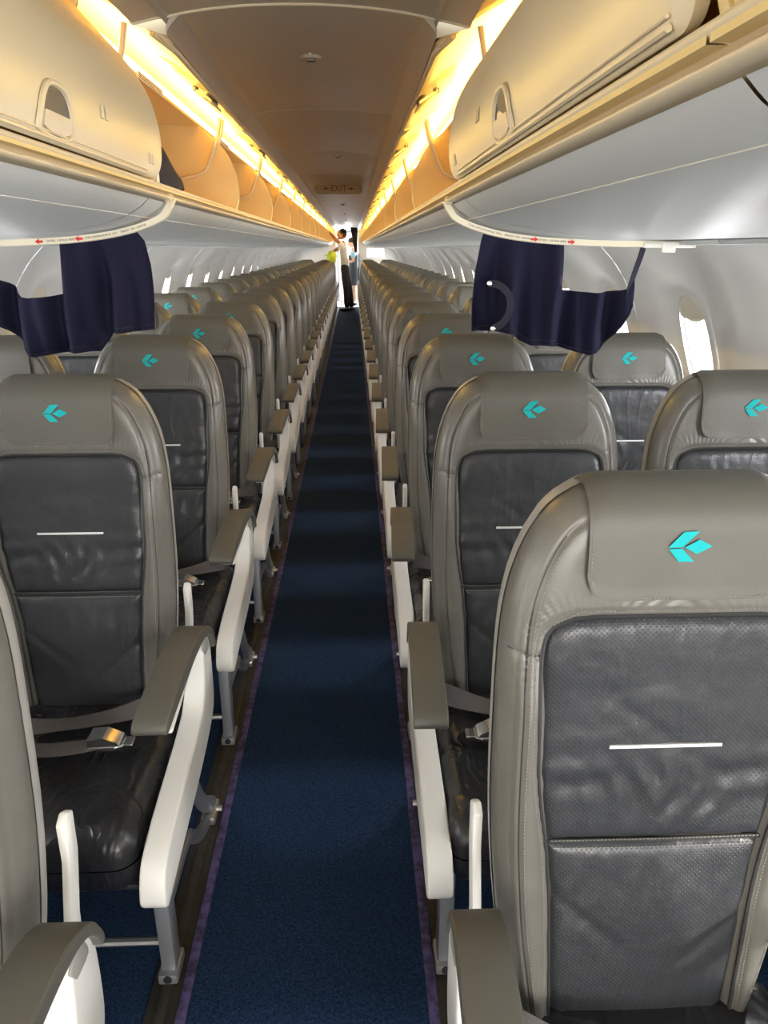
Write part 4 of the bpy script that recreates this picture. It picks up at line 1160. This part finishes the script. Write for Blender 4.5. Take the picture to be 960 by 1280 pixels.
def person_woman():
    root = empty('person', (.13, 20.95, .004)); tag(root, 'person with black hair bun in blue blouse and grey dress looking at a phone', 'person')
    N = {'pelvis': (.0, 0, .92, .105, .095), 'chest': (.0, 0, 1.22, .105, .085), 'neckb': (0, 0, 1.38, .050), 'neck': (-.01, 0, 1.45, .045),
         'shl': (0, -.15, 1.34, .048), 'shr': (0, .15, 1.34, .048), 'ell': (.0, -.19, 1.10, .038), 'wrl': (-.16, -.08, 1.13, .024), 'elr': (.0, .19, 1.10, .038), 'wrr': (-.16, .05, 1.13, .024),
         'hl': (.0, -.08, .86, .080), 'hr': (.0, .08, .86, .080), 'kl': (.0, -.07, .47, .048), 'kr': (.02, .07, .47, .048), 'al': (.01, -.07, .09, .030), 'ar': (.03, .07, .09, .030)}
    E = [('pelvis', 'chest'), ('chest', 'neckb'), ('neckb', 'neck'), ('chest', 'shl'), ('chest', 'shr'), ('shl', 'ell'), ('ell', 'wrl'), ('shr', 'elr'), ('elr', 'wrr'), ('pelvis', 'hl'), ('pelvis', 'hr'), ('hl', 'kl'), ('hr', 'kr'), ('kl', 'al'), ('kr', 'ar')]
    hand(N, E, 'wrl', (-.9, .3, .1), (-.2, 0, .9), (0, -1, 0), 'L', .9); hand(N, E, 'wrr', (-.9, -.3, .1), (-.2, 0, .9), (0, 1, 0), 'R', .9)
    skinned('body', N, E, 'pelvis', 'skin_pale', root)
    head(root, (-.03, 0, 1.555), math.pi, 'skin_pale', 'bun', .35)
    BN = {'waist': (0, 0, 1.05, .112, .10), 'chest': (0, 0, 1.22, .122, .105), 'neckb': (0, 0, 1.375, .058, .058), 'shl': (0, -.155, 1.335, .064, .064), 'shr': (0, .155, 1.335, .064, .064), 'ell': (0, -.18, 1.19, .055, .055), 'elr': (0, .18, 1.19, .055, .055)}
    skinned('blouse', BN, [('waist', 'chest'), ('chest', 'neckb'), ('chest', 'shl'), ('chest', 'shr'), ('shl', 'ell'), ('shr', 'elr')], 'waist', 'blouse', root)
    G = []
    for z, rx, ry in ((1.26, .118, .130), (1.15, .120, .128), (1.05, .112, .120), (.93, .130, .160), (.80, .136, .170), (.65, .130, .160), (.52, .122, .150), (.515, .10, .13)):
        G.append([(rx*math.cos(2*math.pi*i/24)*(1+.02*math.sin(i*2)), ry*math.sin(2*math.pi*i/24), z) for i in range(24)])
    MB().grid(G, wrap=True).obj('dress', 'dress', root, sharp=None)
    for (x, y) in ((.01, -.07), (.03, .07)):
        MB().grid(blob((x-.045, y, .038), (.115, .036, .038), 14, 8), wrap=True).obj('shoe', 'shoe', root, sharp=None)
    return root
person_man(); person_woman()
ph = empty('phone', (-.095, 20.935, 1.165)); tag(ph, 'small dark phone held in the hands of the person in the blue blouse', 'phone')
MB().box((-.012, -.036, -.05), (-.004, .036, .05), bev=.003).obj('phone_body', 'black', ph)
lb = MB().grid(blob((0, 0, 0), (.11, .09, .14), 20, 14, lambda p: 1+.14*math.sin(p[0]*7+p[2]*5)*math.cos(p[1]*6)), wrap=True).obj('vest', 'lime', loc=(-.37, 18.72, 1.235), sharp=None)
tag(lb, 'bright yellow-green bundle held at chest height by the man', 'bundle')
# ------------------------------------------------------------------ front end behind the camera
wb = MB().box((-1.35, Y_BACK-.04, 0), (1.35, Y_BACK, 2.2)).obj('wall_front', 'wall', smooth=False); tag(wb, kind='structure')
